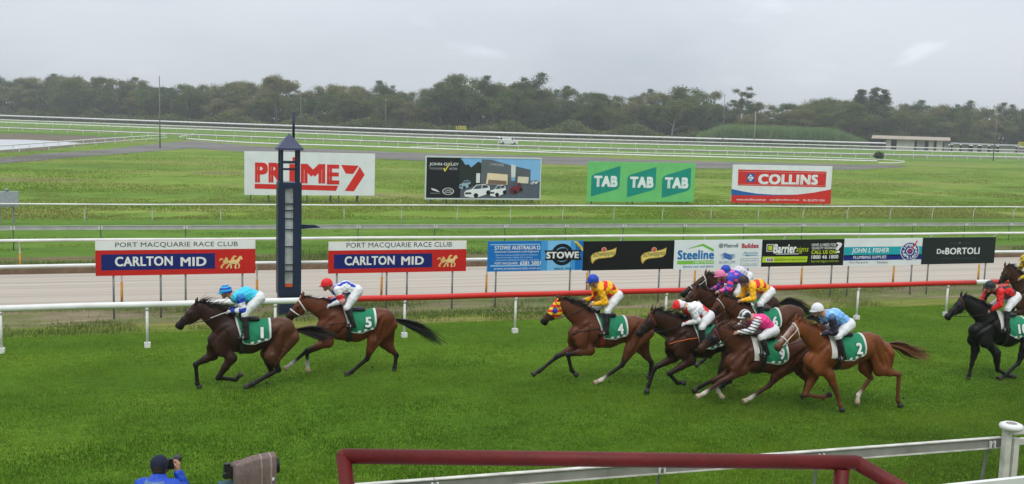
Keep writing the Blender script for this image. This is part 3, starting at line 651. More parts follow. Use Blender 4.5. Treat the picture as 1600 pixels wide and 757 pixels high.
# black drinks sign with two ribbons
B = low_sign('black sign with two yellow drink ribbons', 911, 1053, 376.8, 422, (16, 19, 18), (922.5, 1031.5))
for ox in (0, 78.3):
    B.poly([(923 + ox, 401), (927 + ox, 396), (936 + ox, 393.3), (948 + ox, 392), (957 + ox, 390), (963.5 + ox, 386.8), (961.5 + ox, 398), (957 + ox, 402), (946 + ox, 403.6), (936 + ox, 404.4), (930 + ox, 407), (925.5 + ox, 412.8), (923.3 + ox, 408)], (196, 160, 70), 0, 'emblem')
    B.poly([(924.2 + ox, 401.5), (928 + ox, 397), (937 + ox, 394.3), (949 + ox, 393), (957.5 + ox, 391), (962.3 + ox, 388.6), (960.5 + ox, 397.6), (956.5 + ox, 401), (946 + ox, 402.6), (935.5 + ox, 403.4), (929.5 + ox, 405.8), (925.7 + ox, 410)], (226, 206, 112), 1, 'emblem')
    B.text('Schweppes', 926.5 + ox, 392.6, 960 + ox, 402.6, (46, 40, 30), 2, 0.012, 0.25, 0.09); B.disc(943.7 + ox, 390.6, 4.1, (214, 178, 150), 2, name='emblem'); B.disc(943.7 + ox, 390.6, 3.1, (204, 92, 74), 3, name='emblem')
# white steel sign
B = low_sign('white sign with blue lettering under a green roof line', 1053, 1190, 375.3, 420.5, (222, 228, 228), (1064, 1169.7))
B.poly([(1072, 389.8), (1098.5, 381), (1115.3, 389.6), (1115.3, 394), (1097.5, 384.6)], (110, 184, 64), 0, 'emblem')
B.text('Steeline', 1059, 391, 1115.3, 405.5, (20, 112, 176), 1, 0.045); B.rect(1058, 408, 1115, 412.5, (122, 190, 70), 0); B.text('1300 STEELINE', 1084, 408.6, 1114, 411.8, (224, 236, 220), 1, 0.02); B.text('Service over and above', 1067, 414.2, 1114, 418.6, (30, 100, 150), 1, 0.01, 0.2)
B.text('Metroll', 1131.5, 381, 1153, 387, (84, 92, 104), 1, 0.025); B.disc(1126.5, 384.2, 3.6, (84, 92, 104), 1, 2.5); B.disc(1126.5, 384.2, 1.6, (84, 92, 104), 1)
B.text('Buildex', 1159.3, 380.5, 1185.5, 388, (180, 40, 60), 1, 0.05)
for i in range(4): B.poly([(1123 + i * 1.6, 400.6 + i * 2.2), (1132, 395 + i * 2.2), (1141, 398 + i * 2.2), (1150, 396.6 + i * 1.6), (1141, 400.2 + i * 2.2), (1132, 397.2 + i * 2.2)], (66, 110, 170), 0, 'emblem')
B.text('BLUESCOPE', 1124, 408, 1148.5, 412, (110, 120, 132), 1, 0.0); B.text('STEEL', 1130, 413.8, 1142, 417, (110, 150, 190), 1, 0.0)
B.text('Apolis', 1160, 393.2, 1184, 398.6, (70, 140, 170), 1, 0.0, 0.4); B.poly([(1159, 399.4), (1167, 398.6), (1184, 398.6), (1184.5, 399.4), (1169, 399.8), (1167.4, 401.5), (1166.5, 399.8)], (70, 140, 170), 1)
for k, (a, c) in enumerate(((404.5, 415.5), (405.3, 414.7))): B.rect(1157.5 + k * 0.7, a, 1184.5 - k * 0.7, c, ((150, 156, 160), (222, 228, 228))[k], k)
for yy in (406.5, 411.5): B.text('ROOFING & SHEDS', 1160, yy, 1182, yy + 2.4, (140, 146, 150), 2, 0.0)
# black signwriter sign
B = low_sign('black sign with lime bar and a big white question mark', 1190, 1318, 374.6, 416, (20, 23, 20), (1203, 1301))
for k, c in enumerate(((210, 214, 210), (30, 34, 28), (190, 206, 40))): B.rect(1198 + k * 1.2, 382 + k * 1.2, 1208.5 - k * 1.2, 393.5 - k * 1.2, c, k, 'emblem')
B.text('Barrier', 1209, 381.5, 1244, 396, (228, 230, 228), 1, 0.05, 0.15); B.text('signs', 1244, 385.5, 1263, 396.5, (186, 202, 40), 1, 0.0, 0.3); B.rect(1212, 396.8, 1248, 397.5, (200, 204, 200), 0)
B.poly([(1191.5, 401.3), (1262, 400.8), (1260.5, 410), (1190.5, 410.5)], (176, 206, 40), 0); B.rect(1197, 403.4, 1208, 409.2, (230, 232, 230), 1)
for k, c in enumerate(((60, 90, 170), (200, 60, 50), (60, 60, 60))): B.rect(1198.5 + k * 3.2, 404.2, 1200.6 + k * 3.2, 408.4, c, 2)
B.text('sales@barriersigns.com.au', 1210, 403.6, 1258, 408.4, (70, 84, 24), 1, 0.0)
B.text('HAVE A NEED FOR', 1268.5, 380.5, 1306, 385, (222, 224, 222), 1, 0.015); B.text('QUALITY SIGNAGE', 1268.5, 385.8, 1306, 390.4, (222, 224, 222), 1, 0.015); B.text('?', 1306.5, 379, 1314.5, 395.5, (232, 232, 232), 1, 0.03)
B.text('CALL US ON:', 1268, 391.2, 1307, 397, (190, 210, 40), 1, 0.03); B.text('1800 46 1800', 1268, 398.8, 1309.5, 404.6, (228, 230, 228), 1, 0.03); B.text('barriersigns.com.au', 1267.5, 406.3, 1309.5, 411, (176, 196, 40), 1, 0.0)
# plumbing sign
B = low_sign('white plumbing sign with teal and navy bands and a round badge', 1318, 1440, 372.8, 415, (222, 226, 226), (1327, 1426))
B.rect(1318, 386.5, 1440, 399, (26, 160, 172), 0); B.rect(1318, 399.2, 1440, 405.5, (20, 40, 120), 0)
B.text('JOHN L FISHER', 1331, 387.8, 1388.5, 397.4, (226, 230, 230), 1, 0.03, 0.15); B.text('PLUMBING SUPPLIES', 1333, 399.8, 1384.5, 404.4, (220, 226, 232), 1, 0.02, 0.1)
B.text('Port Macquarie', 1327.5, 408.6, 1356, 412.8, (80, 86, 92), 1, 0.0); B.text('Kempsey', 1370.5, 408.2, 1387, 412.6, (80, 86, 92), 1, 0.0)
B.disc(1421.4, 393, 14.6, (224, 228, 228), 1, name='emblem'); B.disc(1421.4, 393, 13.6, (26, 46, 130), 2, name='emblem'); B.disc(1421.4, 393, 5.6, (224, 228, 228), 3, name='emblem'); B.disc(1421.4, 393, 4.4, (26, 46, 130), 4, name='emblem')
bx, bz = 1421.4, 393
def ring(word, r, a0, a1):
    for k, ch in enumerate(word):
        a = math.radians(a0 + (a1 - a0) * k / (len(word) - 1)); B.text(ch, bx + r * math.cos(a) - 2.0, bz - r * math.sin(a) - 2.3, bx + r * math.cos(a) + 2.0, bz - r * math.sin(a) + 2.3, (226, 230, 230), 3, 0.03, 0, (a - math.pi / 2) if a > 0 else (a + math.pi / 2))
ring('PLUMBING', 9.8, 200, -20); ring('PLUS', 9.8, -130, -50)
B.poly([(1418, 391.5), (1421, 396), (1434, 376.5), (1432, 376.2), (1421, 393), (1419.5, 390.5)], (206, 60, 50), 5, 'emblem')
# black winery sign
B = low_sign('dark green-black winery sign with plain white name, last on the right', 1440, 1554, 371.3, 412.5, (27, 36, 36), (1451.5, 1541))
B.text('De', 1464, 389.2, 1475.5, 397, (222, 224, 222), 1, 0.03); B.text('BORTOLI', 1477.3, 387.2, 1530, 397.6, (226, 228, 226), 1, 0.03); B.text('FAMILY WINEMAKERS', 1472, 402.6, 1525, 405.4, (74, 82, 80), 1, 0.0); B.text('SINCE  1928', 1483, 379, 1516, 381.6, (70, 78, 76), 1, 0.0); B.disc(1499.5, 380, 2.0, (90, 98, 94), 1)

# ------------------------------------------------------------------ large billboards in the pasture
BY = 73.0
def big(label, L, R, T, Bo, color, legs, frame=None):
    z = lambda py: PY((L + R) / 2, py, BY)[2]
    B = Board('billboard', label, BY, PY(L, 280, BY)[0], PY(R, 280, BY)[0], z(T), z(Bo), color, 'billboard', 0.12, 0.008, 'large billboards in the pasture', frame)
    for k, px in enumerate(legs):
        x = B.q(px, 300)[0]; MB().box(x - 0.04, x + 0.04, 0.13, 0.21, 0, B.zt - 0.3).build('leg', m_dark_post, B.root)
        if k % 2: MB().tube([(x, 0.2, 1.2), (x + 0.1, 1.4, 0)], 0.04, 6).build('brace', m_dark_post, B.root)
    return B
B = big('white billboard with huge red lettering and arrow-like seven, behind the winning post', 382, 585.5, 238.5, 305.5, (218, 221, 222), (392, 420, 480, 518, 530, 560))
LR = (208, 42, 34)
B.text('PR', 398.5, 254.5, 443, 285.5, LR, 0, 0.06); B.text('M', 470, 256.5, 508, 287, LR, 0, 0.06); B.text('E', 511, 257.5, 530, 288.5, LR, 0, 0.06)
B.poly([(457, 246), (463.5, 246), (463.5, 254), (457, 254)], LR, 0, 'lettering'); B.poly([(452, 256.5), (464.5, 256.8), (464.5, 287), (452, 286.5)], LR, 0, 'lettering')
B.poly([(398, 287.5), (528.5, 290.5), (525, 298.5), (398, 295)], LR, 0, 'underline')
B.poly([(533, 258), (560.8, 259.2), (551.8, 272.3), (540.3, 271.5)], LR, 0, 'lettering'); B.poly([(562, 260.8), (569.8, 273.5), (553, 299.3), (538.7, 298.5), (555, 273)], LR, 0, 'lettering')
# car dealer billboard
B = big('billboard printed with a grey car showroom and white cars on a dark ground', 666, 843.5, 247.5, 310, (92, 108, 128), (674, 698, 714, 756, 778, 794, 832), (196, 204, 204))
B.rect(665, 246, 719.5, 312, (22, 25, 30), 0, 'dark_panel'); B.rect(719.5, 245, 845, 283, (126, 178, 222), 0, 'picture_sky'); B.rect(719.5, 283, 845, 312, (84, 92, 104), 1, 'picture_road')
B.poly([(718, 252), (722, 250), (727, 258), (732, 257), (736, 262), (741, 258), (747, 253), (752, 255), (753, 290), (718, 292)], (38, 48, 42), 2, 'picture_trees')
B.poly([(752.5, 249.3), (768, 250), (798.5, 259), (798.5, 288), (751, 288)], (92, 98, 104), 3, 'picture_building'); B.poly([(798.5, 257), (805.5, 258.5), (805, 278), (798, 277)], (206, 210, 212), 3, 'picture_building'); B.poly([(806, 260.5), (829, 265.5), (828, 288), (804, 287)], (86, 92, 98), 3, 'picture_building')
B.poly([(761.5, 270.5), (793, 273), (792.5, 289), (759, 288)], (226, 206, 172), 4, 'picture_window'); B.poly([(809, 276), (826, 277), (825, 287), (808.5, 286)], (214, 204, 184), 4, 'picture_window'); B.poly([(763, 281), (791, 283), (791, 288.5), (762, 287.5)], (120, 100, 84), 5, 'picture_window')
B.rect(744, 271, 749.5, 286, (214, 216, 216), 4); B.text('J  LAND ROVER', 765, 255.4, 787, 260.4, (190, 196, 200), 4, 0.0, 0, -0.1)
def printed_car(x0, y0, x1, y1, c, flip=False, l=6):
    def t(P): return [((x0 + ((1 - u) if flip else u) * (x1 - x0)), y0 + v * (y1 - y0)) for u, v in P]
    B.poly(t([(0.0, 0.62), (0.06, 0.48), (0.30, 0.36), (0.46, 0.05), (0.80, 0.0), (0.97, 0.14), (1.0, 0.48), (0.95, 0.70), (0.52, 0.98), (0.30, 1.0), (0.02, 0.92)]), c, l, 'picture_car')
    B.poly(t([(0.34, 0.36), (0.47, 0.10), (0.70, 0.06), (0.64, 0.34)]), (70, 86, 100), l + 1, 'picture_car'); B.poly(t([(0.68, 0.32), (0.73, 0.06), (0.88, 0.08), (0.94, 0.24)]), (50, 58, 66), l + 1, 'picture_car')
    B.poly(t([(0.03, 0.62), (0.26, 0.60), (0.28, 0.74), (0.04, 0.76)]), (50, 54, 58), l + 1, 'picture_car')
    for u, v in ((0.45, 0.84), (0.93, 0.62)): px, py = t([(u, v)])[0]; B.disc(px, py, (y1 - y0) * 0.17, (28, 30, 34), l + 1, n=14, name='picture_car')
printed_car(717, 281.5, 735, 295.5, (150, 176, 190)); printed_car(725, 288, 765.5, 309, (226, 228, 230)); printed_car(765, 289, 790, 307.5, (228, 230, 232)); printed_car(796, 285.5, 815, 303, (120, 40, 52)); printed_car(828, 281.5, 842, 288.5, (200, 204, 208))
B.text('JOHN OXLEY', 671, 254.6, 716.5, 260.4, (226, 228, 228), 1, 0.014); B.rect(670.5, 262.6, 692, 263.4, (190, 192, 192), 1); B.text('MOTORS', 702, 262.4, 714.5, 265.8, (190, 192, 192), 1, 0.0); B.text('JAGUAR LAND ROVER', 672, 264.2, 692, 266, (150, 152, 152), 1, 0.0)
B.poly([(692.5, 263), (694.5, 262.6), (695.6, 265.4), (698.5, 260), (706, 251.5), (699.5, 262), (695.6, 268.5), (694.2, 268)], (222, 206, 60), 2, 'tick')
B.poly([(673, 294.5), (677, 294.8), (683, 297.2), (687, 300.5), (684, 300), (679, 298.4), (675.5, 297.4)], (214, 216, 218), 1, 'emblem'); B.text('PREMIUM', 672.5, 301.6, 687.5, 302.9, (180, 182, 184), 1, 0.0)
B.disc(700.2, 299.3, 9.0, (206, 210, 208), 1, 7.6, 0.62, name='emblem'); B.text('LAND', 695.5, 296.6, 705, 298.9, (206, 210, 208), 1, 0.02); B.text('ROVER', 694.5, 299.8, 706, 302, (206, 210, 208), 1, 0.02)
# green betting billboard
B = big('green billboard repeating one white word on three teal shapes', 918.5, 1085.5, 254, 315.5, (108, 190, 112), (926, 990, 1030, 1076))
for ox, oy in ((0, 0), (56.2, 1.4), (110.6, 2.4)):
    B.poly([(924, 278 + oy), (925.5, 274.5 + oy), (929, 272 + oy), (969.6 + ox * 0, 259.7 + oy), (968, 290.5 + oy), (966.3, 294 + oy), (962.5, 296.5 + oy), (923.2, 307.2 + oy)] if not ox else [(u + ox, v + oy) for u, v in [(924, 278), (925.5, 274.5), (929, 272), (969.6, 259.7), (968, 290.5), (966.3, 294), (962.5, 296.5), (923.2, 307.2)]], (12, 138, 122), 0, 'shape')
    B.text('TAB', 928.5 + ox, 275 + oy, 964.5 + ox, 292.4 + oy, (224, 232, 230), 1, 0.07)
# blue and red trade billboard
B = big('white billboard with red name bar and blue and red swoosh, farthest right', 1145, 1299.5, 258.8, 317.5, (222, 225, 226), (1154, 1170, 1226, 1290))
CR = (206, 44, 38)
B.poly([(1153.5, 265), (1291.5, 268.5), (1289.8, 293), (1152.8, 290)], CR, 0, 'name_bar')
for a, c in ((267.4, 270.6), (287.8, 290.6)): B.poly([(1154, a), (1291, c), (1291, c + 0.7), (1154, a + 0.7)], (226, 150, 146), 1, 'stripe')
B.rect(1167, 271.5, 1178.5, 284.8, (30, 84, 150), 1, 'emblem'); B.poly([(1172.7, 272.6), (1177.6, 278.2), (1172.7, 283.8), (1167.9, 278.2)], (224, 228, 230), 2, 'emblem'); B.text('C', 1170.6, 275.6, 1175, 280.8, (30, 84, 150), 3, 0.05)
B.text('COLLINS', 1185, 272.8, 1277.5, 288.6, (226, 228, 228), 1, 0.06)
B.poly([(1142.8, 295.5), (1160, 299.3), (1182, 302.8), (1210, 304.6), (1246, 304.5), (1230, 306.5), (1142.6, 305.8)], (32, 96, 166), 0, 'swoosh')
B.poly([(1142.6, 305.2), (1200, 305.8), (1238, 305.2), (1270, 301.5), (1298.6, 296.2), (1297.8, 319), (1142, 317.2)], CR, 1, 'swoosh')
for t, a, c, yy in (('www.mcollins.com.au', 1150.5, 1196, 310.2), ('sales@mcollins.com.au', 1202.5, 1248, 310.9), ('Ph: 02 6774 1344', 1255, 1288, 311.6)): B.text(t, a, yy, c, yy + 3.6, (232, 216, 214), 2, 0.02)

# ------------------------------------------------------------------ winning post
m_navy = mat('navy_paint', S(34, 44, 66), rough=0.42, var=0.12, scale=2.5, bump=0.05)
m_navy2 = mat('navy_roof', S(62, 68, 92), rough=0.45, var=0.1, scale=2.5)
m_mirror = mat('mirror_glass', (0.52, 0.55, 0.54), rough=0.25, var=0.55, scale=2.2, metal=0.35)  # pale, strongly mottled base colour paints the reflected patches into the glass
wp = empty('winning_post', (3.62, 31.55, 0)); tag(wp, 'navy winning post tower with pyramid roof and tall mirror slot', 'post')
w = 0.34
MB().box(-w + 0.03, w - 0.03, -w + 0.03, w - 0.03, 0, 0.62).build('base', m_navy, wp)
b = MB(); b.box(-w, -0.15, -w, -w + 0.06, 0.62, 4.05); b.box(0.10, w, -w, -w + 0.06, 0.62, 4.05); b.box(-0.15, 0.10, -w, -w + 0.06, 0.62, 0.85); b.box(-0.15, 0.10, -w, -w + 0.06, 3.88, 4.05)
b.box(-w, w, -w + 0.063, w, 0.62, 0.66); b.box(-w, w, w - 0.05, w, 0.66, 4.05); b.box(w - 0.05, w, -w + 0.06, w - 0.05, 0.66, 4.05); b.box(-w, -w + 0.05, -w + 0.06, w - 0.05, 0.66, 4.05); b.box(-w + 0.05, w - 0.05, -w + 0.06, w - 0.05, 3.98, 4.05); b.build('cabinet', m_navy, wp)
MB().box(-0.148, 0.098, -w + 0.10, -w + 0.12, 0.86, 3.87).build('mirror', m_mirror, wp)
for z in (1.35, 1.55, 2.1, 2.62, 2.95, 3.2, 3.4): MB().box(-0.147, 0.097, -w + 0.05, -w + 0.095, z, z + 0.025).build('mirror_bar', m_navy, wp)
MB().box(-0.14, 0.09, -w + 0.03, -w + 0.08, 0.88, 0.98).build('lamp_strip', mat('orange_strip', S(190, 84, 50), rough=0.6), wp)
b = MB(); b.box(-w - 0.012, -w - 0.001, -w + 0.08, w - 0.08, 0.75, 2.3); b.box(-w - 0.012, -w - 0.001, -w + 0.08, w - 0.08, 2.4, 3.9); b.build('side_panel', m_navy, wp)
for sx in (-1, 1):
    for sy in (-1, 1): MB().box(sx * 0.25 - 0.045, sx * 0.25 + 0.045, sy * 0.25 - 0.045, sy * 0.25 + 0.045, 4.05, 5.02).build('lantern_post', m_navy, wp)
for z in (4.42, 4.62):
    b = MB(); t = 0.02 if z < 4.5 else 0.03
    for sy in (-1, 1): b.box(-0.205, 0.205, sy * 0.25 - t, sy * 0.25 + t, z, z + t * 2); b.box(sy * 0.25 - t, sy * 0.25 + t, -0.205, 0.205, z, z + t * 2)
    b.build('lantern_rail', m_navy, wp)
b = MB(); e = 0.38
b._add([(-e, -e, 5.02), (e, -e, 5.02), (e, e, 5.02), (-e, e, 5.02), (-e, -e, 5.08), (e, -e, 5.08), (e, e, 5.08), (-e, e, 5.08), (0, 0, 5.52)], [(0, 3, 2, 1), (0, 1, 5, 4), (1, 2, 6, 5), (2, 3, 7, 6), (3, 0, 4, 7), (4, 5, 8), (5, 6, 8), (6, 7, 8), (7, 4, 8)]); b.build('roof', m_navy2, wp)
MB().tube([(0.14, 0.1, 5.3), (0.14, 0.1, 6.15)], 0.04, 8).build('mast', m_navy, wp)
b = MB(); b.hexa([(w, -0.06, 2.62), (w + 0.62, -0.05, 2.66), (w + 0.62, 0.05, 2.66), (w, 0.06, 2.62), (w, -0.06, 2.76), (w + 0.45, -0.05, 2.74), (w + 0.45, 0.05, 2.74), (w, 0.06, 2.76)]); b.build('finish_pointer', m_navy, wp)
# grey cabinet at the left edge by the pasture rail
gc = empty('signal_box', (*G(12, 352)[:2], 0)); tag(gc, 'grey metal box on posts at the left edge beside the pasture rail', 'box')
MB().box(-0.6, 0.55, -0.15, 0.15, 0.95, 1.75).build('case', mat('grey_box', (0.30, 0.32, 0.34), rough=0.6), gc)
for a in (-0.4, 0.25): MB().box(a, a + 0.08, -0.05, 0.05, 0, 0.948).build('leg', m_galv, gc)
MB().lathe([(0, 0), (0.09, 0), (0.10, 0.1), (0.05, 0.17), (0, 0.18)], (0.0, 0.0, 1.75), 10).build('beacon', m_galv, gc)
# ================================================================== horses and jockeys
m_coat = mat('horse_coat', rough=0.40, var=0.38, scale=2.6, attr='Col', bump=0.5, bscale=7, spec=0.17)
m_hair = mat('horse_hair', rough=0.55, var=0.2, attr='Col')
m_hoof = mat('hoof_horn', (0.035, 0.03, 0.027), rough=0.6, var=0.3, scale=20)
m_hoof_pale = mat('hoof_pale', (0.42, 0.32, 0.21), rough=0.6, var=0.2, scale=20)
m_eye = mat('horse_eye', (0.008, 0.006, 0.005), rough=0.1, var=0.0)
m_leather = mat('black_leather', (0.018, 0.017, 0.016), rough=0.4, var=0.2, scale=20, spec=0.25)
m_tack_brown = mat('brown_leather', (0.10, 0.045, 0.02), rough=0.5, var=0.2, scale=20)
m_tack_white = mat('white_webbing', (0.62, 0.60, 0.54), rough=0.7, var=0.1)
m_tack_red = mat('red_webbing', (0.30, 0.03, 0.02), rough=0.6, var=0.1)
m_tack_orange = mat('orange_webbing', (0.45, 0.10, 0.02), rough=0.6, var=0.1)
m_cloth = mat('cloth_dyed', rough=0.75, var=0.10, scale=9, attr='Col', bump=0.25, bscale=16)
m_silk = mat('silk_dyed', rough=0.48, var=0.07, scale=10, attr='Col', bump=0.75, bscale=11)
m_skin = mat('skin', rough=0.5, var=0.06, attr='Col')
m_steel = mat('stirrup_steel', (0.45, 0.45, 0.45), rough=0.3, metal=0.9)
m_num = mat('number_white', (0.72, 0.72, 0.70), rough=0.7, var=0.06)
GREEN = S(28, 122, 84)

TEMPLATE = dict(muzzle=(-1.26, 1.49), poll=(-0.86, 2.0), withers=(0, 1.62), back=(0.42, 1.55), croup=(1.05, 1.58), dock=(1.45, 1.30), butt=(1.50, 1.06), chest=(-0.58, 1.16), brisket=(-0.05, 0.80), belly=(0.35, 0.78), flank=(0.92, 0.92),
    nf=[(-0.10, 0.80), (-0.62, 0.72), (-0.56, 0.40), (-0.36, 0.24)], nh=[(0.86, 0.80), (0.72, 0.42), (0.33, 0.10), (0.12, 0.03)], rf=[(-0.36, 0.86), (-0.76, 0.66), (-1.15, 0.34), (-1.34, 0.22)], rh=[(1.30, 0.72), (1.56, 0.42), (1.52, 0.16), (1.48, 0.05)])

def build_horse(spec):
    Yc = spec['Y']; o, s = spec.get('o', (0, 0)), spec.get('s', 1.0); T = TEMPLATE
    px = lambda p, off=0.0: PY(o[0] + p[0] / s, o[1] + p[1] / s, Yc + off)
    m = spec['m']
    if 'withers' in m: x0 = px(m['withers'])[0]
    else: x0 = px(m['poll'])[0] - T['poll'][0]
    org = v3(x0, Yc, 0); L = {}
    for k in ('muzzle', 'poll', 'withers', 'back', 'croup', 'dock', 'butt', 'chest', 'brisket', 'belly', 'flank'):
        if k in m: q = px(m[k], spec.get('turn', 0.0) if k == 'muzzle' else (spec.get('turn', 0) * 0.35 if k == 'poll' else 0)) - org; L[k] = q
        else: L[k] = v3(T[k][0], 0, T[k][1])
    for k, off in (('nf', -0.13), ('nh', -0.13), ('rf', 0.13), ('rh', 0.13)):
        if spec.get(k): pts = [px(p, off) - org for p in spec[k]]
        else: pts = [v3(a, off, c) for a, c in T[k]]
        for p in pts: p[2] = max(p[2], 0.02)
        d_ = pts[2] - pts[3]; n_ = np.linalg.norm(d_)
        if n_ > 0.20: pts[2] = pts[3] + d_ * (0.20 / n_)
        if pts[3][2] < 0.06: pts[3][2] = 0.035
        if pts[2][2] < 0.10: pts[2][2] = 0.10
        L[k] = pts
    root = empty('race_horse', (x0, Yc, 0)); tag(root, spec['label'], 'horse', 'galloping race horses')
    cb, cd = np.array(spec['coat']), np.array(spec['points']); cr = np.array(spec.get('rump', spec['coat'])); cm = cb * 0.75 + cd * 0.25
    W, B, C, D, BT, CH, F = L['withers'], L['back'], L['croup'], L['dock'], L['butt'], L['chest'], L['flank']; Z = lambda d: v3(0, 0, -d)
    P = []
    c1, c2 = W + Z(0.385) + v3(0.02, 0, 0), B + Z(0.365); tl = lerp(B, C, 0.55); c3 = tl + Z(0.315); c4 = C + Z(0.285) + v3(-0.02, 0, 0); c5 = lerp(D, BT, 0.45) + v3(-0.17, 0, 0.02)
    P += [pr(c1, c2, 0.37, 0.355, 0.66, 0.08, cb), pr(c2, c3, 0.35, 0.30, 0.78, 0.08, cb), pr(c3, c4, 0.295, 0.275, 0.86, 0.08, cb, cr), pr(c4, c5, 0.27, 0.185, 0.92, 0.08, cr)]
    P += [pr(W + v3(0.04, 0, -0.10), B + v3(-0.1, 0, -0.1), 0.10, 0.10, 0.8, 0.1, cb)]
    br = CH + v3(0.20, 0, 0.02); P += [pr(br, c1 + v3(0, 0, -0.03), 0.19, 0.30, 0.85, 0.08, cb)]
    po, mz = L['poll'], L['muzzle']; hd = (mz - po); hl = np.linalg.norm(hd); hd = hd / hl; nn = v3(-hd[2], 0, hd[0]); nn = nn if nn[0] > 0 else -nn
    nb = lerp(W, CH, 0.45) + v3(0.14, 0, 0.0); nt = po + hd * 0.06 + nn * 0.13 + v3(0.05, 0, 0); nm = lerp(nb, nt, 0.52) + v3(0.0, 0, 0.03)
    P += [pr(nb, nm, 0.30, 0.205, 0.50, 0.09, cb), pr(nm, nt, 0.205, 0.145, 0.56, 0.07, cb), pr(W + v3(-0.03, 0, -0.14), nm + v3(0.03, 0, 0.05), 0.13, 0.13, 0.5, 0.09, cb)]
    hp = [pr(po + hd * 0.06 + nn * 0.10, po + hd * 0.25 + nn * 0.145, 0.112, 0.142, 0.62, 0.05, cb), pr(po + hd * 0.25 + nn * 0.145, po + hd * (hl * 0.66) + nn * 0.09, 0.138, 0.092, 0.60, 0.04, cb, cm),
          pr(po + hd * (hl * 0.64) + nn * 0.088, po + hd * (hl - 0.085) + nn * 0.078, 0.090, 0.080, 0.72, 0.03, cm, cd), pr(po + hd * (hl - 0.075) + nn * 0.062, po + hd * (hl - 0.07) + nn * 0.125, 0.074, 0.060, 0.80, 0.03, cd),
          pr(po + hd * 0.20 + nn * 0.215, po + hd * 0.40 + nn * 0.175, 0.085, 0.06, 0.75, 0.04, cb)]
    for sy in (-1, 1):   # brow and ears
        hp.append(pr(po + hd * 0.20 + nn * 0.06 + v3(0, sy * 0.072, 0), po + hd * 0.26 + nn * 0.07 + v3(0, sy * 0.07, 0), 0.032, 0.03, 1, 0.03, cb))
        eb = po + hd * 0.01 + nn * 0.03 + v3(0, sy * 0.055, 0); et = eb + v3(0.05 + 0.03 * spec.get('ears', 0), sy * 0.03, 0.145 - 0.03 * spec.get('ears', 0)); hp += [pr(eb, lerp(eb, et, 0.45), 0.026, 0.033, 0.8, 0.02, cb), pr(lerp(eb, et, 0.45), et, 0.033, 0.010, 0.8, 0.015, cm)]
    if spec.get('blaze'):
        hp.append(pr(po + hd * 0.14 + nn * 0.012 , po + hd * (hl * 0.72) + nn * 0.012, 0.02, 0.013, 1.5, 0.02, (0.55, 0.50, 0.44)))
    P += hp; hooves = []
    for key in ('nf', 'rf'):
        sg = -1 if key[0] == 'n' else 1; E, K, Ft, Hf = L[key]; sock = spec.get('socks', {}).get(key)
        y = lambda q, w: v3(q[0], sg * w, q[2])
        lc = np.array((0.55, 0.50, 0.43)) if sock else cd
        sh = lerp(W, CH, 0.42) + v3(0.08, 0, -0.06); ps = CH + v3(0.13, 0, -0.06)
        P += [pr(y(sh, 0.10), y(lerp(ps, E, 0.4), 0.12), 0.16, 0.14, 0.66, 0.09, cb), pr(y(lerp(ps, E, 0.3) + v3(0.08, 0, 0.03), 0.12), y(E, 0.135), 0.135, 0.105, 0.66, 0.08, cb)]
        P += [pr(y(E, 0.135), y(lerp(E, K, 0.45), 0.13), 0.110, 0.084, 0.75, 0.07, cb), pr(y(lerp(E, K, 0.45), 0.13), y(K, 0.12), 0.082, 0.054, 0.8, 0.04, cm, cd), pr(y(K, 0.12), y(K + (Ft - K) * 0.10, 0.12), 0.059, 0.052, 0.85, 0.03, cd)]
        P += [pr(y(K, 0.12), y(lerp(K, Ft, 0.84), 0.11), 0.046, 0.042, 0.78, 0.02, cd), pr(y(lerp(K, Ft, 0.84), 0.11), y(Ft, 0.11), 0.042, 0.044, 0.8, 0.02, lc), pr(y(Ft, 0.11), y(Ft, 0.11), 0.052, 0.052, 0.85, 0.02, lc), pr(y(Ft, 0.11), y(lerp(Ft, Hf, 0.6), 0.11), 0.043, 0.044, 0.95, 0.02, lc)]
        hooves.append((y(lerp(Ft, Hf, 0.45), 0.11), y(Hf, 0.11), sock))
    for key in ('nh', 'rh'):
        sg = -1 if key[0] == 'n' else 1; St, K, Ft, Hf = L[key]; sock = spec.get('socks', {}).get(key)
        y = lambda q, w: v3(q[0], sg * w, q[2]); lc = np.array((0.55, 0.50, 0.43)) if sock else cd
        hip = C + v3(0.10, 0, -0.24)
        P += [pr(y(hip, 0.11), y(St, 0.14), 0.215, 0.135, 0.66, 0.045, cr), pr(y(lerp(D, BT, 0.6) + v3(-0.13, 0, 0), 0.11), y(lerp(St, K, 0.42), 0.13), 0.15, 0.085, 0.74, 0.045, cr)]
        P += [pr(y(St, 0.14), y(lerp(St, K, 0.5), 0.13), 0.135, 0.09, 0.72, 0.07, cr, cm), pr(y(lerp(St, K, 0.5), 0.13), y(K, 0.12), 0.086, 0.056, 0.78, 0.04, cm, cd)]
        bk = K - lerp(St, K, 0.5); bk = bk / (np.linalg.norm(bk) + 1e-6)
        P += [pr(y(K, 0.12), y(K + bk * 0.04, 0.12), 0.060, 0.042, 0.8, 0.03, cd), pr(y(K, 0.12), y(lerp(K, Ft, 0.86), 0.11), 0.052, 0.044, 0.78, 0.02, cd), pr(y(lerp(K, Ft, 0.86), 0.11), y(Ft, 0.11), 0.044, 0.046, 0.8, 0.02, lc), pr(y(Ft, 0.11), y(Ft, 0.11), 0.054, 0.054, 0.85, 0.02, lc), pr(y(Ft, 0.11), y(lerp(Ft, Hf, 0.6), 0.11), 0.044, 0.045, 0.95, 0.02, lc)]
        hooves.append((y(lerp(Ft, Hf, 0.45), 0.11), y(Hf, 0.11), sock))
    body = Body(P, 0.018)
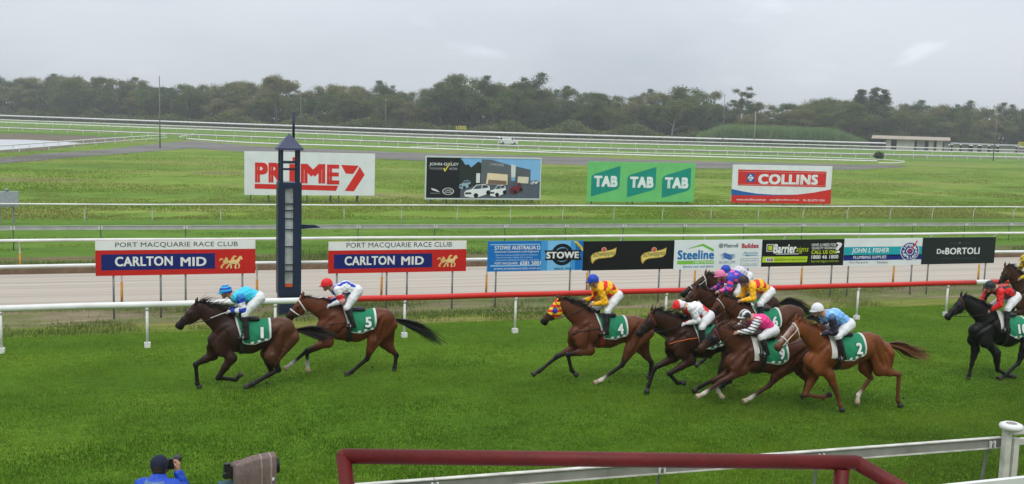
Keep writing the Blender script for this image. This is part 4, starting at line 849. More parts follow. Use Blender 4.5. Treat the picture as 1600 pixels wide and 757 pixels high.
    for sg in (-1, 1):   # muscle lines: hamstring, shoulder blade, flank, neck, girth, thigh
        St, K = L['nh' if sg < 0 else 'rh'][:2]; E = L['nf' if sg < 0 else 'rf'][0]
        for a, c, bow, rr in ((lerp(D, BT, 0.2) + v3(-0.30, 0, 0.02), lerp(St, K, 0.45) + v3(0.05, 0, 0), 0.05, 0.030), (W + v3(0.16, 0, -0.20), E + v3(0.10, 0, 0.12), 0.06, 0.034), (F + v3(0.06, 0, 0.02), tl + v3(0.20, 0, -0.26), -0.03, 0.034), (W + v3(-0.14, 0, -0.16), CH + v3(0.10, 0, -0.02), -0.05, 0.032), (nt + v3(0.03, 0, -0.10), CH + v3(0.08, 0, 0.10), 0.03, 0.026), (lerp(W, CH, 0.55) + v3(0.16, 0, 0.0), E + v3(-0.06, 0, 0.10), 0.02, 0.026), (C + v3(0.0, 0, -0.16), St + v3(0.02, 0, 0.10), -0.05, 0.026)):
            n_ = 7; q = np.array([lerp(a, c, i / (n_ - 1)) + v3(bow * math.sin(math.pi * i / (n_ - 1)), 0, 0) for i in range(n_)]); q[:, 1] = sg * 0.5
            h_ = body.trace(q, np.tile(v3(0, -sg, 0), (n_, 1)), 0.45); ok = np.abs(h_[:, 1]) > 0.06
            if ok.all(): body.carve(list(h_ + v3(0, sg * (rr - 0.016), 0)), rr, 0.05)
    V, Fc = body.surface(); Cc = body.colors(V, 0.02)
    link('body', np_mesh('body', V, Fc, Cc, True), m_coat, root)
    for a, c, sock in hooves:
        d = c - a; n_ = np.linalg.norm(d); d = d / n_; n_ = min(n_, 0.15); c = a + d * n_
        MB().tube([a, lerp(a, c, 0.5), c], [0.047, 0.058, 0.066], 12).build('hoof', m_hoof_pale if sock else m_hoof, root)
    for sy in (-1, 1):
        e = po + hd * 0.235 + nn * 0.065 + v3(0, sy * 0.092, 0); MB().lathe([(0.0, -0.022), (0.018, -0.014), (0.024, 0), (0.018, 0.014), (0.0, 0.022)], e, 10).build('eye', m_eye, root)
        e = po + hd * (hl - 0.035) + nn * 0.045 + v3(0, sy * 0.045, 0); MB().lathe([(0.0, -0.02), (0.014, -0.012), (0.017, 0), (0.014, 0.012), (0.0, 0.02)], e, 8, 0.8).build('nostril', m_eye, root)
    # mane and tail: many tapering locks streaming backwards
    rg = np.random.default_rng(spec['id'] * 13 + 1)
    def locks(name, roots, dirs, lens, wd, col, droop):
        Vv, Ff, Cv = [], [], []
        for r_, d_, l_ in zip(roots, dirs, lens):
            p = np.array(r_, float); d = np.array(d_, float); side = np.cross(d, rg.normal(0, 1, 3)); side /= np.linalg.norm(side) + 1e-9; n0 = len(Vv); c = np.array(col) * rg.uniform(0.7, 1.35); ns = 5
            for i in range(ns + 1):
                w_ = wd * (1 - i / ns) ** 0.7 * (0.6 + 0.4 * (i > 0)); Vv += [p - side * w_, p + side * w_]; Cv += [c, c]; p = p + d / np.linalg.norm(d) * l_ / ns; d = d + v3(0, 0, -droop) + rg.normal(0, 0.10, 3)
            Ff += [(n0 + 2 * i, n0 + 2 * i + 1, n0 + 2 * i + 3, n0 + 2 * i + 2) for i in range(ns)]
        return link(name, np_mesh(name, np.array(Vv), np.array(Ff), np.array(Cv)), m_hair, root)
    hc = spec.get('hair', cd * 0.8); nM = 330; t = rg.random(nM); crest = []
    for tt in t:
        a = lerp(po + v3(0.03, 0, 0.02), lerp(nm, W, 0.12) + v3(0.0, 0, 0.17), min(1, tt * 2)) if tt < 0.5 else lerp(lerp(nm, W, 0.12) + v3(0, 0, 0.17), W + v3(-0.06, 0, 0.0), tt * 2 - 1); crest.append(a)
    O = np.array(crest) + v3(0, 0, 0.35); Q = body.trace(O, np.tile(v3(0, 0, -1.0), (nM, 1)), 0.7) + v3(0, 0, -0.015); Q[:, 1] += rg.normal(0, 0.012, nM)
    wild = spec.get('wild', 0.5)
    locks('mane', Q, [v3(0.75 + 0.5 * wild, rg.normal(-0.25, 0.5), rg.uniform(-0.30, 0.35 + 1.3 * wild)) for _ in range(nM)], rg.uniform(0.08, 0.26, nM) * (0.75 + 0.65 * wild), 0.010, hc, 0.26)
    tp = spec.get('tail'); nT = 320; tb = D + v3(-0.05, 0, -0.01)
    if tp: pts = [px(q) - org for q in tp]
    else: pts = [D + v3(0.25, 0, 0.02), D + v3(0.55, 0, -0.12), D + v3(0.85, 0, -0.38)]
    pts = [tb] + pts; b = MB(); Vv, Ff, Cv = [], [], []; PT = np.array(pts); cum = np.concatenate([[0], np.cumsum(np.linalg.norm(np.diff(PT, axis=0), axis=1))])
    for i in range(nT):
        ph = rg.uniform(0, 2 * math.pi); sp = rg.uniform(0, 1) ** 0.6; end = rg.uniform(0.55, 1.12); c = np.array(spec.get('tailc', hc)) * rg.uniform(0.7, 1.4); n0 = len(Vv); fr = rg.normal(0, 0.05); ns = 8; wv = rg.normal(0, 0.055, 3)
        for j in range(ns + 1):
            u = j / ns * end; sL = u * cum[-1]; q = v3(*[np.interp(sL, cum, PT[:, k]) for k in range(3)]) if u <= 1 else PT[-1] + (PT[-1] - PT[-2]) * (u - 1)
            rad = 0.022 + 0.17 * math.sin(min(u, 1.0) * 2.2) ; rad *= sp; q = q + v3(fr * u, math.cos(ph) * rad * 0.8, math.sin(ph) * rad * 0.75) + wv * u; w_ = 0.011 * (1 - 0.85 * j / ns); sd = v3(0.3, math.sin(ph), math.cos(ph)); sd /= np.linalg.norm(sd)
            Vv += [q - sd * w_, q + sd * w_]; Cv += [c, c]
        Ff += [(n0 + 2 * j, n0 + 2 * j + 1, n0 + 2 * j + 3, n0 + 2 * j + 2) for j in range(ns)]
    link('tail', np_mesh('tail', np.array(Vv), np.array(Ff), np.array(Cv)), m_hair, root)
    # bridle
    bt = {'w': m_tack_white, 'b': m_leather, 'n': m_tack_brown, 'r': m_tack_red, 'o': m_tack_orange}
    headb = Body(hp, 0.014)
    def ring_at(t0, tilt=0.0, r=0.010, m_=m_leather, name='bridle_strap', dn=0.09):
        c = po + hd * t0 + nn * dn; ax = hd * math.cos(tilt) + nn * math.sin(tilt); e1 = np.cross(ax, v3(0, 1, 0)); e1 /= np.linalg.norm(e1); e2 = v3(0, 1, 0)
        A = np.linspace(0, 2 * math.pi, 22, endpoint=False); Dv = np.cos(A)[:, None] * e1 + np.sin(A)[:, None] * e2
        Pp = headb.trace(np.tile(c, (22, 1)), Dv, 0.2, True) + Dv * 0.006; MB().tube(list(Pp), r, 6, closed=True).build(name, m_, root)
    nb_m, br_m, ck_m = (bt[c] for c in spec.get('bridle', 'bbb')); th = spec.get('thick', 0.011)
    ring_at(hl * 0.62, 0.0, th, nb_m, 'noseband', 0.095); ring_at(0.13, -0.35, th, br_m, 'browband', 0.11)
    for sy in (-1, 1):
        c0 = po + hd * 0.10 + nn * 0.10; c1_ = po + hd * (hl * 0.80) + nn * 0.12; n_ = 9
        pth = np.array([lerp(c0, c1_, i / (n_ - 1)) + v3(0, sy * 0.25, 0) for i in range(n_)]); pth = headb.trace(pth, np.tile(v3(0, -sy, 0), (n_, 1)), 0.24) + v3(0, sy * 0.006, 0)
        MB().tube(list(pth), 0.009, 6).build('cheek_strap', ck_m, root)
    bit = {sy: po + hd * (hl * 0.80) + nn * 0.12 + v3(0, sy * 0.07, 0) for sy in (-1, 1)}
    if spec.get('hood'):
        hcol = spec['hood']
        def hf(Vq, h):
            t_ = (Vq - po) @ hd; u_ = (Vq - po) @ nn; return np.where((np.floor((t_ * 1.0 + u_ * 0.8) / 0.075).astype(int) % 2 == 0)[:, None], np.array(hcol[0]), np.array(hcol[1]))
        hb = Body(hp[:5], 0.012, 0.012, [(po + hd * (hl * 0.58), hd), (po + nn * 0.33, nn)]); Vh, Fh = hb.surface(); link('blinker_hood', np_mesh('hood', Vh, Fh, hf(Vh, 0), True), m_cloth, root)
        for sy in (-1, 1):
            e = po + hd * 0.25 + nn * 0.085 + v3(0, sy * 0.105, 0); b = MB(); b.tube([e, e + v3(-0.02, sy * 0.035, 0), e + v3(-0.03, sy * 0.045, 0)], [0.062, 0.055, 0.02], 12); b.build('blinker_cup', mat('cup_%d' % spec['id'], hcol[2], rough=0.4), root)
    # saddle cloth wrapped over the back
    nu, nv = 26, 44; xa, xb = W[0] + 0.02, W[0] + 0.80; U = np.linspace(0, 1, nu); ph = np.linspace(-1, 1, nv); Oo, Dd, Cc = [], [], []
    for u in U:
        xx = xa + (xb - xa) * u; zc = np.interp(xx, [c1[0], c2[0], c3[0]], [c1[2], c2[2], c3[2]]); mxa = math.radians(117 - 6 * u - 10 * max(0, u - 0.93) / 0.07)
        for p_ in ph:
            a = p_ * mxa; Oo.append((xx + 0.16 * abs(p_) * (1 - u), 0, zc)); Dd.append((0.02 * 0, math.sin(a), math.cos(a)))
            edge = u < 0.05 or u > 0.955 or abs(p_) > 0.965; Cc.append((0.62, 0.64, 0.60) if edge else GREEN)
    Dd = np.array(Dd); Sp = body.trace(np.array(Oo), Dd, 0.6, True) + Dd * (0.016 + 0.004 * np.sin(np.array(Oo)[:, 0] * 23 + Dd[:, 2] * 9))[:, None]
    Ff = [(i * nv + j, i * nv + j + 1, (i + 1) * nv + j + 1, (i + 1) * nv + j) for i in range(nu - 1) for j in range(nv - 1)]
    cl = link('saddle_cloth', np_mesh('saddle_cloth', Sp, np.array(Ff), np.array(Cc), True), m_cloth, root); cl['label'] = 'green saddle cloth with white border' + (', number %s' % spec['num'] if spec.get('num') else '')
    def on_side(V2, lift):
        q = np.column_stack([V2[:, 0], np.full(len(V2), -0.6), V2[:, 1]]); return body.trace(q, np.tile(v3(0, 1, 0), (len(q), 1)), 0.6) + v3(0, -lift, 0)
    if spec.get('num'):
        Vt, Ft_ = text_pts(spec['num'], 0.05); mn, mx = Vt.min(0)[:2], Vt.max(0)[:2]; hN = 0.235; wN = hN * (0.62 if len(spec['num']) == 1 else 1.15) * (0.45 if spec['num'] == '1' else 1); Un = (Vt[:, :2] - mn) / (mx - mn) - 0.5
        cx_, cz_ = W[0] + 0.60, np.interp(W[0] + 0.6, [W[0], B[0], C[0]], [W[2], B[2], C[2]]) - 0.235
        cc = on_side(np.array([(cx_, cz_), (cx_, cz_ + 0.08), (cx_, cz_ - 0.08), (cx_ - 0.07, cz_), (cx_ + 0.07, cz_)]), 0.0); sz_ = (cc[1, 1] - cc[2, 1]) / 0.16; sx_ = (cc[4, 1] - cc[3, 1]) / 0.14
        Pn = np.column_stack([cx_ + Un[:, 0] * wN, cc[0, 1] - 0.036 + Un[:, 1] * hN * sz_ + Un[:, 0] * wN * sx_ - Vt[:, 2] * 0.001, cz_ + Un[:, 1] * hN])
        me = bpy.data.meshes.new('number'); me.from_pydata([tuple(p) for p in Pn], [], Ft_); me.update(); link('number', me, m_num, cl)
    for k in range(3):
        cx_ = W[0] + 0.39 + 0.15 * k; cz_ = np.interp(cx_, [W[0], B[0], C[0]], [W[2], B[2], C[2]]) - 0.435 + 0.016 * k; a = np.array([(-0.038, -0.026), (0.030, -0.026), (0.042, 0.026), (-0.030, 0.026)]) + (cx_, cz_)
        Pn = on_side(a, 0.032); b = MB(); b.poly(Pn); b.build('patch', m_num, cl)
    # saddle, girth and stirrups
    sx = W[0] + 0.30; sz = np.interp(sx, [W[0], B[0], C[0]], [W[2], B[2], C[2]]); Ps = []
    for sy in (-1, 1): Ps += [pr(v3(sx - 0.14, sy * 0.05, sz + 0.03), v3(sx + 0.22, sy * 0.06, sz + 0.035), 0.045, 0.05, 1.3, 0.03), pr(v3(sx - 0.08, sy * 0.10, sz + 0.0), v3(sx - 0.10, sy * 0.24, sz - 0.20), 0.05, 0.035, 0.8, 0.03)]
    Vs, Fs = Body(Ps, 0.02).surface(); link('saddle', np_mesh('saddle', Vs, Fs, None, True), m_leather, root)
    gx = W[0] + 0.18; gz = np.interp(gx, [c1[0], c2[0]], [c1[2], c2[2]]); A = np.linspace(math.radians(70), math.radians(290), 40); Dg = np.column_stack([np.zeros(40), np.sin(A), np.cos(A)]); Pg = body.trace(np.tile(v3(gx, 0, gz), (40, 1)), Dg, 0.6, True) + Dg * 0.022
    b = MB(); vs = []; 
    for p_, d_ in zip(Pg, Dg): vs += [p_ + v3(-0.055, 0, 0), p_ + v3(0.055, 0, 0)]
    b._add(vs, [(2 * i, 2 * i + 1, 2 * i + 3, 2 * i + 2) for i in range(39)], True); b.build('girth', bt[spec.get('girth', 'b')], root)
    if spec.get('breast'):
        n_ = 16; pth = np.array([lerp(CH + v3(0.05, 0, 0.03), v3(W[0] + 0.1, 0, W[2] - 0.28), i / (n_ - 1)) + v3(0, -0.6, 0.03 * math.sin(i / 15 * 3.1)) for i in range(n_)]); pth = body.trace(pth, np.tile(v3(0, 1, 0), (n_, 1)), 0.6) + v3(0, -0.008, 0)
        MB().tube(list(pth), 0.014, 6).build('breast_strap', bt[spec['breast']], root)
    if spec.get('pad'):   # white pad showing in front of the cloth
        nv2 = 20; vs = []
        for p_ in np.linspace(-1, 1, nv2):
            a = p_ * math.radians(104); d_ = v3(0, math.sin(a), math.cos(a))
            for xx in (W[0] - 0.075, W[0] + 0.055):
                zc = c1[2]; vs.append(body.trace([v3(xx, 0, zc)], [d_], 0.6, True)[0] + d_ * 0.020)
        b = MB(); b._add(vs, [(2 * i, 2 * i + 1, 2 * i + 3, 2 * i + 2) for i in range(nv2 - 1)], True); b.build('saddle_pad', m_tack_white, root)
    return dict(root=root, org=org, L=L, bit=bit, W=W, body=body, po=po, sx=sx, sz=sz)

def hand_prims(wr, f, up, side, col, sc=1.0):
    """closed hand: palm, four unequal bent fingers and a thumb from the side; wr wrist, f forward, up back-of-hand"""
    P = [pr(wr - f * 0.03, wr + f * 0.02, 0.026, 0.03, 1, 0.02, col), pr(wr + f * 0.02, wr + f * 0.075, 0.032, 0.036, 1, 0.025, col)]
    for i, ln in enumerate((0.88, 1.0, 0.95, 0.76)):
        b0 = wr + f * 0.082 + side * (0.03 - i * 0.02); k1 = b0 + (f * 0.038 - up * 0.012) * ln; k2 = k1 - up * 0.032 * ln + f * 0.004; k3 = k2 - f * 0.03 * ln
        P += [pr(b0, k1, 0.0105, 0.0098, 1, 0.006, col), pr(k1, k2, 0.0098, 0.009, 1, 0.006, col), pr(k2, k3, 0.009, 0.008, 1, 0.005, col)]
    t0 = wr + f * 0.03 + side * 0.03; t1 = t0 + f * 0.03 + side * 0.022 - up * 0.012; P += [pr(t0, t1, 0.015, 0.012, 1, 0.01, col), pr(t1, t1 + f * 0.03 - up * 0.015 - side * 0.008, 0.012, 0.009, 1, 0.006, col)]
    return P
def merge(parts):
    V, F_, C_ = [], [], []; n = 0
    for v, f, c in parts: V.append(v); F_.append(f + n); C_.append(c); n += len(v)
    return np.concatenate(V), np.concatenate(F_), np.concatenate(C_)
SKIN = np.array((0.42, 0.23, 0.15))
def head_prims(c, f, u, skin=SKIN, r=0.082):
    """face: skull, jaw, nose, brow, chin, ears; c skull centre, f facing, u up"""
    s_ = np.cross(u, f); P = [pr(c + u * 0.02, c - u * 0.02 + f * 0.01, r, r * 0.94, 0.86, 0.03, skin), pr(c - u * 0.05 + f * 0.03, c - u * 0.095 + f * 0.055, 0.058, 0.04, 0.9, 0.04, skin), pr(c + f * 0.078 + u * 0.005, c + f * 0.105 - u * 0.03, 0.012, 0.018, 1, 0.02, skin), pr(c + f * 0.07 + u * 0.02 - s_ * 0.035, c + f * 0.07 + u * 0.02 + s_ * 0.035, 0.016, 0.016, 1, 0.02, skin),
        pr(c + f * 0.078 - u * 0.066 - s_ * 0.02, c + f * 0.078 - u * 0.066 + s_ * 0.02, 0.011, 0.011, 1, 0.01, np.array((0.30, 0.11, 0.09)))]
    for k in (-1, 1): P += [pr(c + s_ * k * 0.078 + u * 0.01, c + s_ * k * 0.08 - u * 0.03, 0.016, 0.012, 1, 0.01, skin), pr(c + f * 0.066 + s_ * k * 0.032 + u * 0.002, c + f * 0.066 + s_ * k * 0.032 + u * 0.002, 0.014, 0.014, 1, 0.008, np.array((0.06, 0.04, 0.03)))]
    return P
def rings(a, b, w):
    """hoops along a limb"""
    return lambda V, h: np.where((np.floor(h / w).astype(int) % 2 == 0)[:, None], np.array(a), np.array(b))

def build_jockey(spec, H):
    o, s = spec['o'], spec['s']; org = H['org']; Yc = org[1]; root = empty('person', (org[0], Yc, 0)); tag(root, spec['label'], 'jockey', 'jockeys riding in the race')
    px = lambda p, off=0.0: PY(o[0] + p[0] / s, o[1] + p[1] / s, Yc + off) - org
    J = spec['j']; hm = px(J['helm']); nk = px(J['neck']); hip = px(J['hip'], -0.1); hip[1] = 0; el = px(J['elbow'], -0.22); hn = px(J['hand'], -0.10); sh = px(J['sh'], -0.19); kn = px(J['knee'], -0.27) if 'knee' in J else v3(H['W'][0] + 0.08, -0.27, H['W'][2] + 0.02); an = px(J['ank'], -0.33) if 'ank' in J else v3(H['W'][0] + 0.20, -0.33, H['W'][2] - 0.50)
    kn[1], an[1], el[1], hn[1], sh[1] = -0.27, -0.335, -0.24, -0.10, -0.185
    # keep arm and leg lengths human
    def clampseg(a, b, lmax, lmin=0.0):
        d = b - a; l = np.linalg.norm(d); return a + d * (np.clip(l, lmin, lmax) / l)
    el = clampseg(sh, el, 0.32, 0.2); hn = clampseg(el, hn, 0.30, 0.2); kn = clampseg(v3(hip[0], -0.12, hip[2]), kn, 0.48); an = clampseg(kn, an, 0.46, 0.3)
    fd = v3(-1, 0, -0.12); fd /= np.linalg.norm(fd); up = v3(-0.12, 0, 1.0); up -= fd * (up @ fd); up /= np.linalg.norm(up)
    hc = hm - up * 0.045
    body = [pr(nk, hip, 0.10, 0.12, 1.3, 0.05, SKIN), pr(nk, hc - up * 0.05, 0.05, 0.05, 1, 0.03, SKIN)]
    jk = spec['silk']; A = lambda q, y: v3(q[0], y, q[2]); J_ = []; B_ = []; K_ = []; hands = []
    mid = lerp(nk, hip, 0.5) + v3(0, 0, 0.05); c_t, c_u, c_f = jk['torso'], jk['upper'], jk['fore']
    J_ += [pr(lerp(nk, hip, 0.10) + v3(0.02, 0, -0.03), mid, 0.130, 0.150, 1.25, 0.05, c_t), pr(mid, lerp(nk, hip, 0.86), 0.150, 0.138, 1.18, 0.05, c_t), pr(nk + v3(0.01, 0, 0.0), lerp(nk, hip, 0.12), 0.062, 0.09, 1.2, 0.04, c_t)]
    br = spec.get('breech', (0.66, 0.66, 0.65)); B_ += [pr(lerp(nk, hip, 0.82), hip + v3(0.0, 0, -0.02), 0.115, 0.145, 1.2, 0.05, br)]
    for sg in (-1, 1):
        y = lambda q: v3(q[0], -sg * -1 * abs(q[1]) * 1.0 if False else sg * abs(q[1]), q[2]); dx = v3(0.03, 0, -0.01) if sg > 0 else v3(0, 0, 0); E_, Hn, Sh, Kn, An = y(el) + dx * 0.5, y(hn) + dx * -0.8, y(sh), y(kn) - dx, y(an) - dx * 1.4
        if spec.get('spread') and sg > 0: Hn = Hn + v3(*spec['spread']); E_ = E_ + v3(*spec['spread']) * 0.6
        wr = lerp(E_, Hn, 0.86); fdir = (Hn - E_); fdir /= np.linalg.norm(fdir); upv = v3(0, 0, 1) - fdir * fdir[2]; upv /= np.linalg.norm(upv); sd = np.cross(upv, fdir) * (1 if sg < 0 else -1)
        body += [pr(Sh, E_, 0.045, 0.036, 1, 0.03, SKIN), pr(E_, wr, 0.036, 0.026, 1, 0.02, SKIN), pr(v3(hip[0], sg * 0.10, hip[2]), Kn, 0.08, 0.055, 1, 0.04, SKIN), pr(Kn, An, 0.05, 0.035, 1, 0.03, SKIN)]
        hands.append(hand_prims(wr, fdir, upv, sd, np.array(spec.get('glove', SKIN))))
        J_ += [pr(A(nk, sg * 0.07) + v3(0.05, 0, -0.01), Sh, 0.085, 0.078, 1, 0.05, c_t), pr(Sh, E_, 0.082, 0.066, 1, 0.03, c_u), pr(E_, wr, 0.066, 0.043, 1, 0.025, c_f)]
        B_ += [pr(v3(hip[0] + 0.01, sg * 0.10, hip[2] - 0.02), lerp(v3(hip[0], sg * 0.11, hip[2]), Kn, 0.5), 0.125, 0.10, 1, 0.05, br), pr(lerp(v3(hip[0], sg * 0.11, hip[2]), Kn, 0.5), Kn, 0.10, 0.075, 1, 0.04, br), pr(Kn, lerp(Kn, An, 0.3), 0.074, 0.062, 1, 0.03, br)]
        toe = An + v3(-0.17, -sg * 0.0, -0.035); K_ = [pr(lerp(Kn, An, 0.16), lerp(Kn, An, 0.5), 0.076, 0.064, 1, 0.03), pr(lerp(Kn, An, 0.5), An, 0.064, 0.05, 1, 0.03), pr(An + v3(0.03, 0, -0.045), An + v3(-0.06, 0, -0.055), 0.04, 0.042, 0.9, 0.02), pr(An + v3(-0.06, 0, -0.055), toe + v3(0, 0, -0.02), 0.042, 0.032, 1.05, 0.02)]
        Vk, Fk = Body(K_, 0.012).surface(); link('boot', np_mesh('boot', Vk, Fk, None, True), m_leather, root)
        # stirrup iron and leather belong to the horse
        st = An + v3(-0.08, 0, -0.10); MB().tube([st + v3(0, -0.05, 0), st + v3(0, 0.05, 0), st + v3(0, 0.045, 0.06), st + v3(0, 0, 0.13), st + v3(0, -0.045, 0.06)], 0.007, 6, closed=True).build('stirrup', m_steel, H['root'])
        MB().tube([st + v3(0.0, 0, 0.13), v3(H['sx'] - 0.08, sg * 0.24, H['sz'] - 0.18), v3(H['sx'] - 0.06, sg * 0.14, H['sz'] - 0.01)], 0.010, 6, flat=0.5).build('stirrup_leather', m_leather, H['root'])
        # rein from bit to hand
        bt = H['bit'][sg]; gp = wr + fdir * 0.09 - upv * 0.02; mp = lerp(bt, gp, 0.55) + v3(0, sg * 0.05, -0.05); yb = sg * 0.13; mid_ = lerp(bt, gp, 0.5); mid_[1] = yb
        MB().tube([bt, lerp(bt, mid_, 0.5) + v3(0, sg * 0.02, -0.01), mid_ + v3(0, 0, -0.03), lerp(mid_, gp, 0.5) + v3(0, sg * 0.02, -0.02), gp, gp + v3(0.08, 0, -0.10)], 0.008, 6).build('rein', bt_rein(spec), H['root'])
    Bd = Body(body, 0.016); Vb, Fb = Bd.surface(); parts = [(Vb, Fb, Bd.colors(Vb))]
    for hp in hands: Hb = Body(hp, 0.0065); v_, f_ = Hb.surface(); parts.append((v_, f_, Hb.colors(v_)))
    Hd = Body(head_prims(hc, fd, up, np.array(spec.get('skin', SKIN))), 0.010); v_, f_ = Hd.surface(); parts.append((v_, f_, Hd.colors(v_, 0.006)))
    Vm, Fm, Cm = merge(parts); link('body', np_mesh('body', Vm, Fm, Cm, True), m_skin, root)
    Jb = Body(J_, 0.012, 0.006, (), 0.006); Vj, Fj = Jb.surface()
    cj = Jb.colors(Vj, 0.004)
    if jk.get('over') is not None: cj = jk['over'](Vj, cj, dict(nk=nk, hip=hip, sh=sh, el=el))
    link('racing_silks', np_mesh('racing_silks', Vj, Fj, cj, True), m_silk, root)
    Bb = Body(B_, 0.014, 0.0, (), 0.003); Vj, Fj = Bb.surface(); link('breeches', np_mesh('breeches', Vj, Fj, np.tile(np.array(br), (len(Vj), 1)), True), m_silk, root)
    # helmet with a peak and silk cap
    capf = spec['cap']; Vh, Fh, Ch = [], [], []; nr, na = 9, 28; sdv = np.cross(up, fd); R_ = 0.140
    for i in range(nr + 1):
        th = math.pi * 0.56 * i / nr
        for k in range(na):
            a = 2 * math.pi * k / na; d = up * math.cos(th) + (fd * math.cos(a) + sdv * math.sin(a) * 0.86) * math.sin(th); Vh.append(hm - up * 0.02 + fd * 0.0 + d * R_); Ch.append(capf(math.cos(th), math.cos(a) * math.sin(th), math.sin(a) * math.sin(th)))
    for i in range(nr):
        for k in range(na): Fh.append((i * na + k, i * na + (k + 1) % na, (i + 1) * na + (k + 1) % na, (i + 1) * na + k))
    Vh = np.array(Vh); hel = link('helmet', np_mesh('helmet', Vh, np.array(Fh), np.array(Ch), True), m_silk, root)
    vs = []; nk_ = 13
    for k in range(nk_):
        a = (k / (nk_ - 1) - 0.5) * math.radians(130); d = fd * math.cos(a) + sdv * math.sin(a) * 0.86; base = hm - up * 0.035 + d * R_ * 0.97
        vs += [base + up * 0.008, base + d * (0.055 * math.cos(a * 1.25)) - up * 0.018, base - up * 0.008]
    b = MB(); b._add(vs, [(3 * k, 3 * k + 1, 3 * k + 4, 3 * k + 3) for k in range(nk_ - 1)] + [(3 * k + 1, 3 * k + 2, 3 * k + 5, 3 * k + 4) for k in range(nk_ - 1)], True); pk = b.build('peak', mat('peak_%d' % spec['id'], capf(0.1, 0.9, 0.0), rough=0.5), hel)
    g0 = hc + up * 0.012; pts = [g0 + (fd * math.cos(a) + sdv * math.sin(a) * 0.86) * (0.094 if abs(a) < 1.0 else 0.09) for a in np.linspace(-2.2, 2.2, 19)]
    MB().tube(pts, [0.012] + [0.014] * 5 + [0.022] * 7 + [0.014] * 5 + [0.012], 6, flat=0.5).build('goggles', m_leather, root)
    MB().tube([hc + sdv * 0.085 + up * 0.02, hc + sdv * 0.06 - up * 0.09 + fd * 0.03, hc - up * 0.135 + fd * 0.045, hc - sdv * 0.06 - up * 0.09 + fd * 0.03, hc - sdv * 0.085 + up * 0.02], 0.006, 5).build('chin_strap', m_leather, root)
    if spec.get('whip'):
        a, c = spec['whip']; a_, c_ = PY(o[0] + a[0] / s, o[1] + a[1] / s, Yc - 0.14), PY(o[0] + c[0] / s, o[1] + c[1] / s, Yc - 0.30)
        we = empty('whip', a_); MB().tube([(0, 0, 0), (c_ - a_) * 0.5 + v3(0, 0, 0.005), c_ - a_], [0.011, 0.008, 0.006], 6).build('shaft', spec['whipm'], we); MB().tube([(c_ - a_) * 0.93, (c_ - a_) * 1.03], 0.014, 6, flat=0.4).build('flap', spec['whipm'], we); tag(we, spec['whiplabel'], 'whip')
    return root
def bt_rein(spec): return m_tack_orange if spec.get('rein') == 'o' else m_leather
# ------------------------------------------------------------------ the field: poses traced from the photograph
cyan, royal, white_, red_, yellow, pink, sky_, navy_, black_ = S(58, 192, 218), S(28, 62, 168), (0.70, 0.70, 0.69), S(214, 32, 34), S(242, 178, 22), S(226, 50, 128), S(116, 172, 226), S(40, 34, 52), (0.02, 0.02, 0.022)
BAY, DBAY, CHEST, DCHEST, BLACKC = (0.104, 0.029, 0.011), (0.042, 0.017, 0.009), (0.150, 0.044, 0.012), (0.072, 0.024, 0.011), (0.008, 0.007, 0.007)
PT = (0.012, 0.010, 0.009)
def cap_plain(c): return lambda t, f, s: c
def cap_bands(a, b, n=5): return lambda t, f, s: a if int(math.acos(max(-1, min(1, t))) / 1.8 * n) % 2 == 0 else b
def cap_stripes(a, b, n=3.2): return lambda t, f, s: a if int((s + 1) * n) % 2 == 0 else b
def cap_half(a, b): return lambda t, f, s: a if f > 0.1 else b
def ax_t(V, d):
    a = d['hip'] - d['nk']; return ((V - d['nk']) @ a) / (a @ a)
def arm_mask(V, d): return np.abs(V[:, 1]) > 0.165
F = {}
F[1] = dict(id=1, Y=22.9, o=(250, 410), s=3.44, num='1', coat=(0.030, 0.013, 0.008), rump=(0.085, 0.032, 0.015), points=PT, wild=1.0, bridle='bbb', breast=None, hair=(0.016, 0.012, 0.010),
    label='dark bay horse leading the race, its jockey in pale turquoise', m=dict(muzzle=(76, 345), poll=(187, 218), withers=(392, 300), back=(480, 316), croup=(645, 297), dock=(738, 362), butt=(745, 425), chest=(252, 425), brisket=(370, 515), belly=(470, 512), flank=(575, 478)),
    nf=[(385, 515), (312, 622), (408, 632), (440, 598)], nh=[(598, 500), (637, 578), (505, 665), (450, 692)], rf=[(285, 500), (192, 548), (200, 650), (214, 694)], rh=[(575, 490), (600, 592), (520, 650), (480, 682)], tail=[(800, 370), (860, 380), (935, 392)])
F[2] = dict(id=2, Y=23.6, o=(430, 420), s=3.785, num='5', coat=BAY, points=PT, wild=0.2, bridle='wwb', thick=0.018, breast='n',
    label='bay horse running second, white noseband, behind the leader', m=dict(muzzle=(58, 288), poll=(152, 168), withers=(388, 235), back=(480, 252), croup=(625, 235), dock=(708, 297), butt=(716, 350), chest=(242, 345), brisket=(335, 445), belly=(450, 438), flank=(565, 405)),
    nf=[(315, 438), (192, 482), (105, 560), (55, 598)], nh=[(580, 430), (545, 532), (455, 622), (412, 640)], rf=[(290, 440), (188, 495), (187, 555), (195, 610)], rh=[(650, 440), (716, 510), (705, 588), (700, 618)], tail=[(765, 320), (860, 352), (970, 432)], socks={'nf': 1, 'rf': 1})
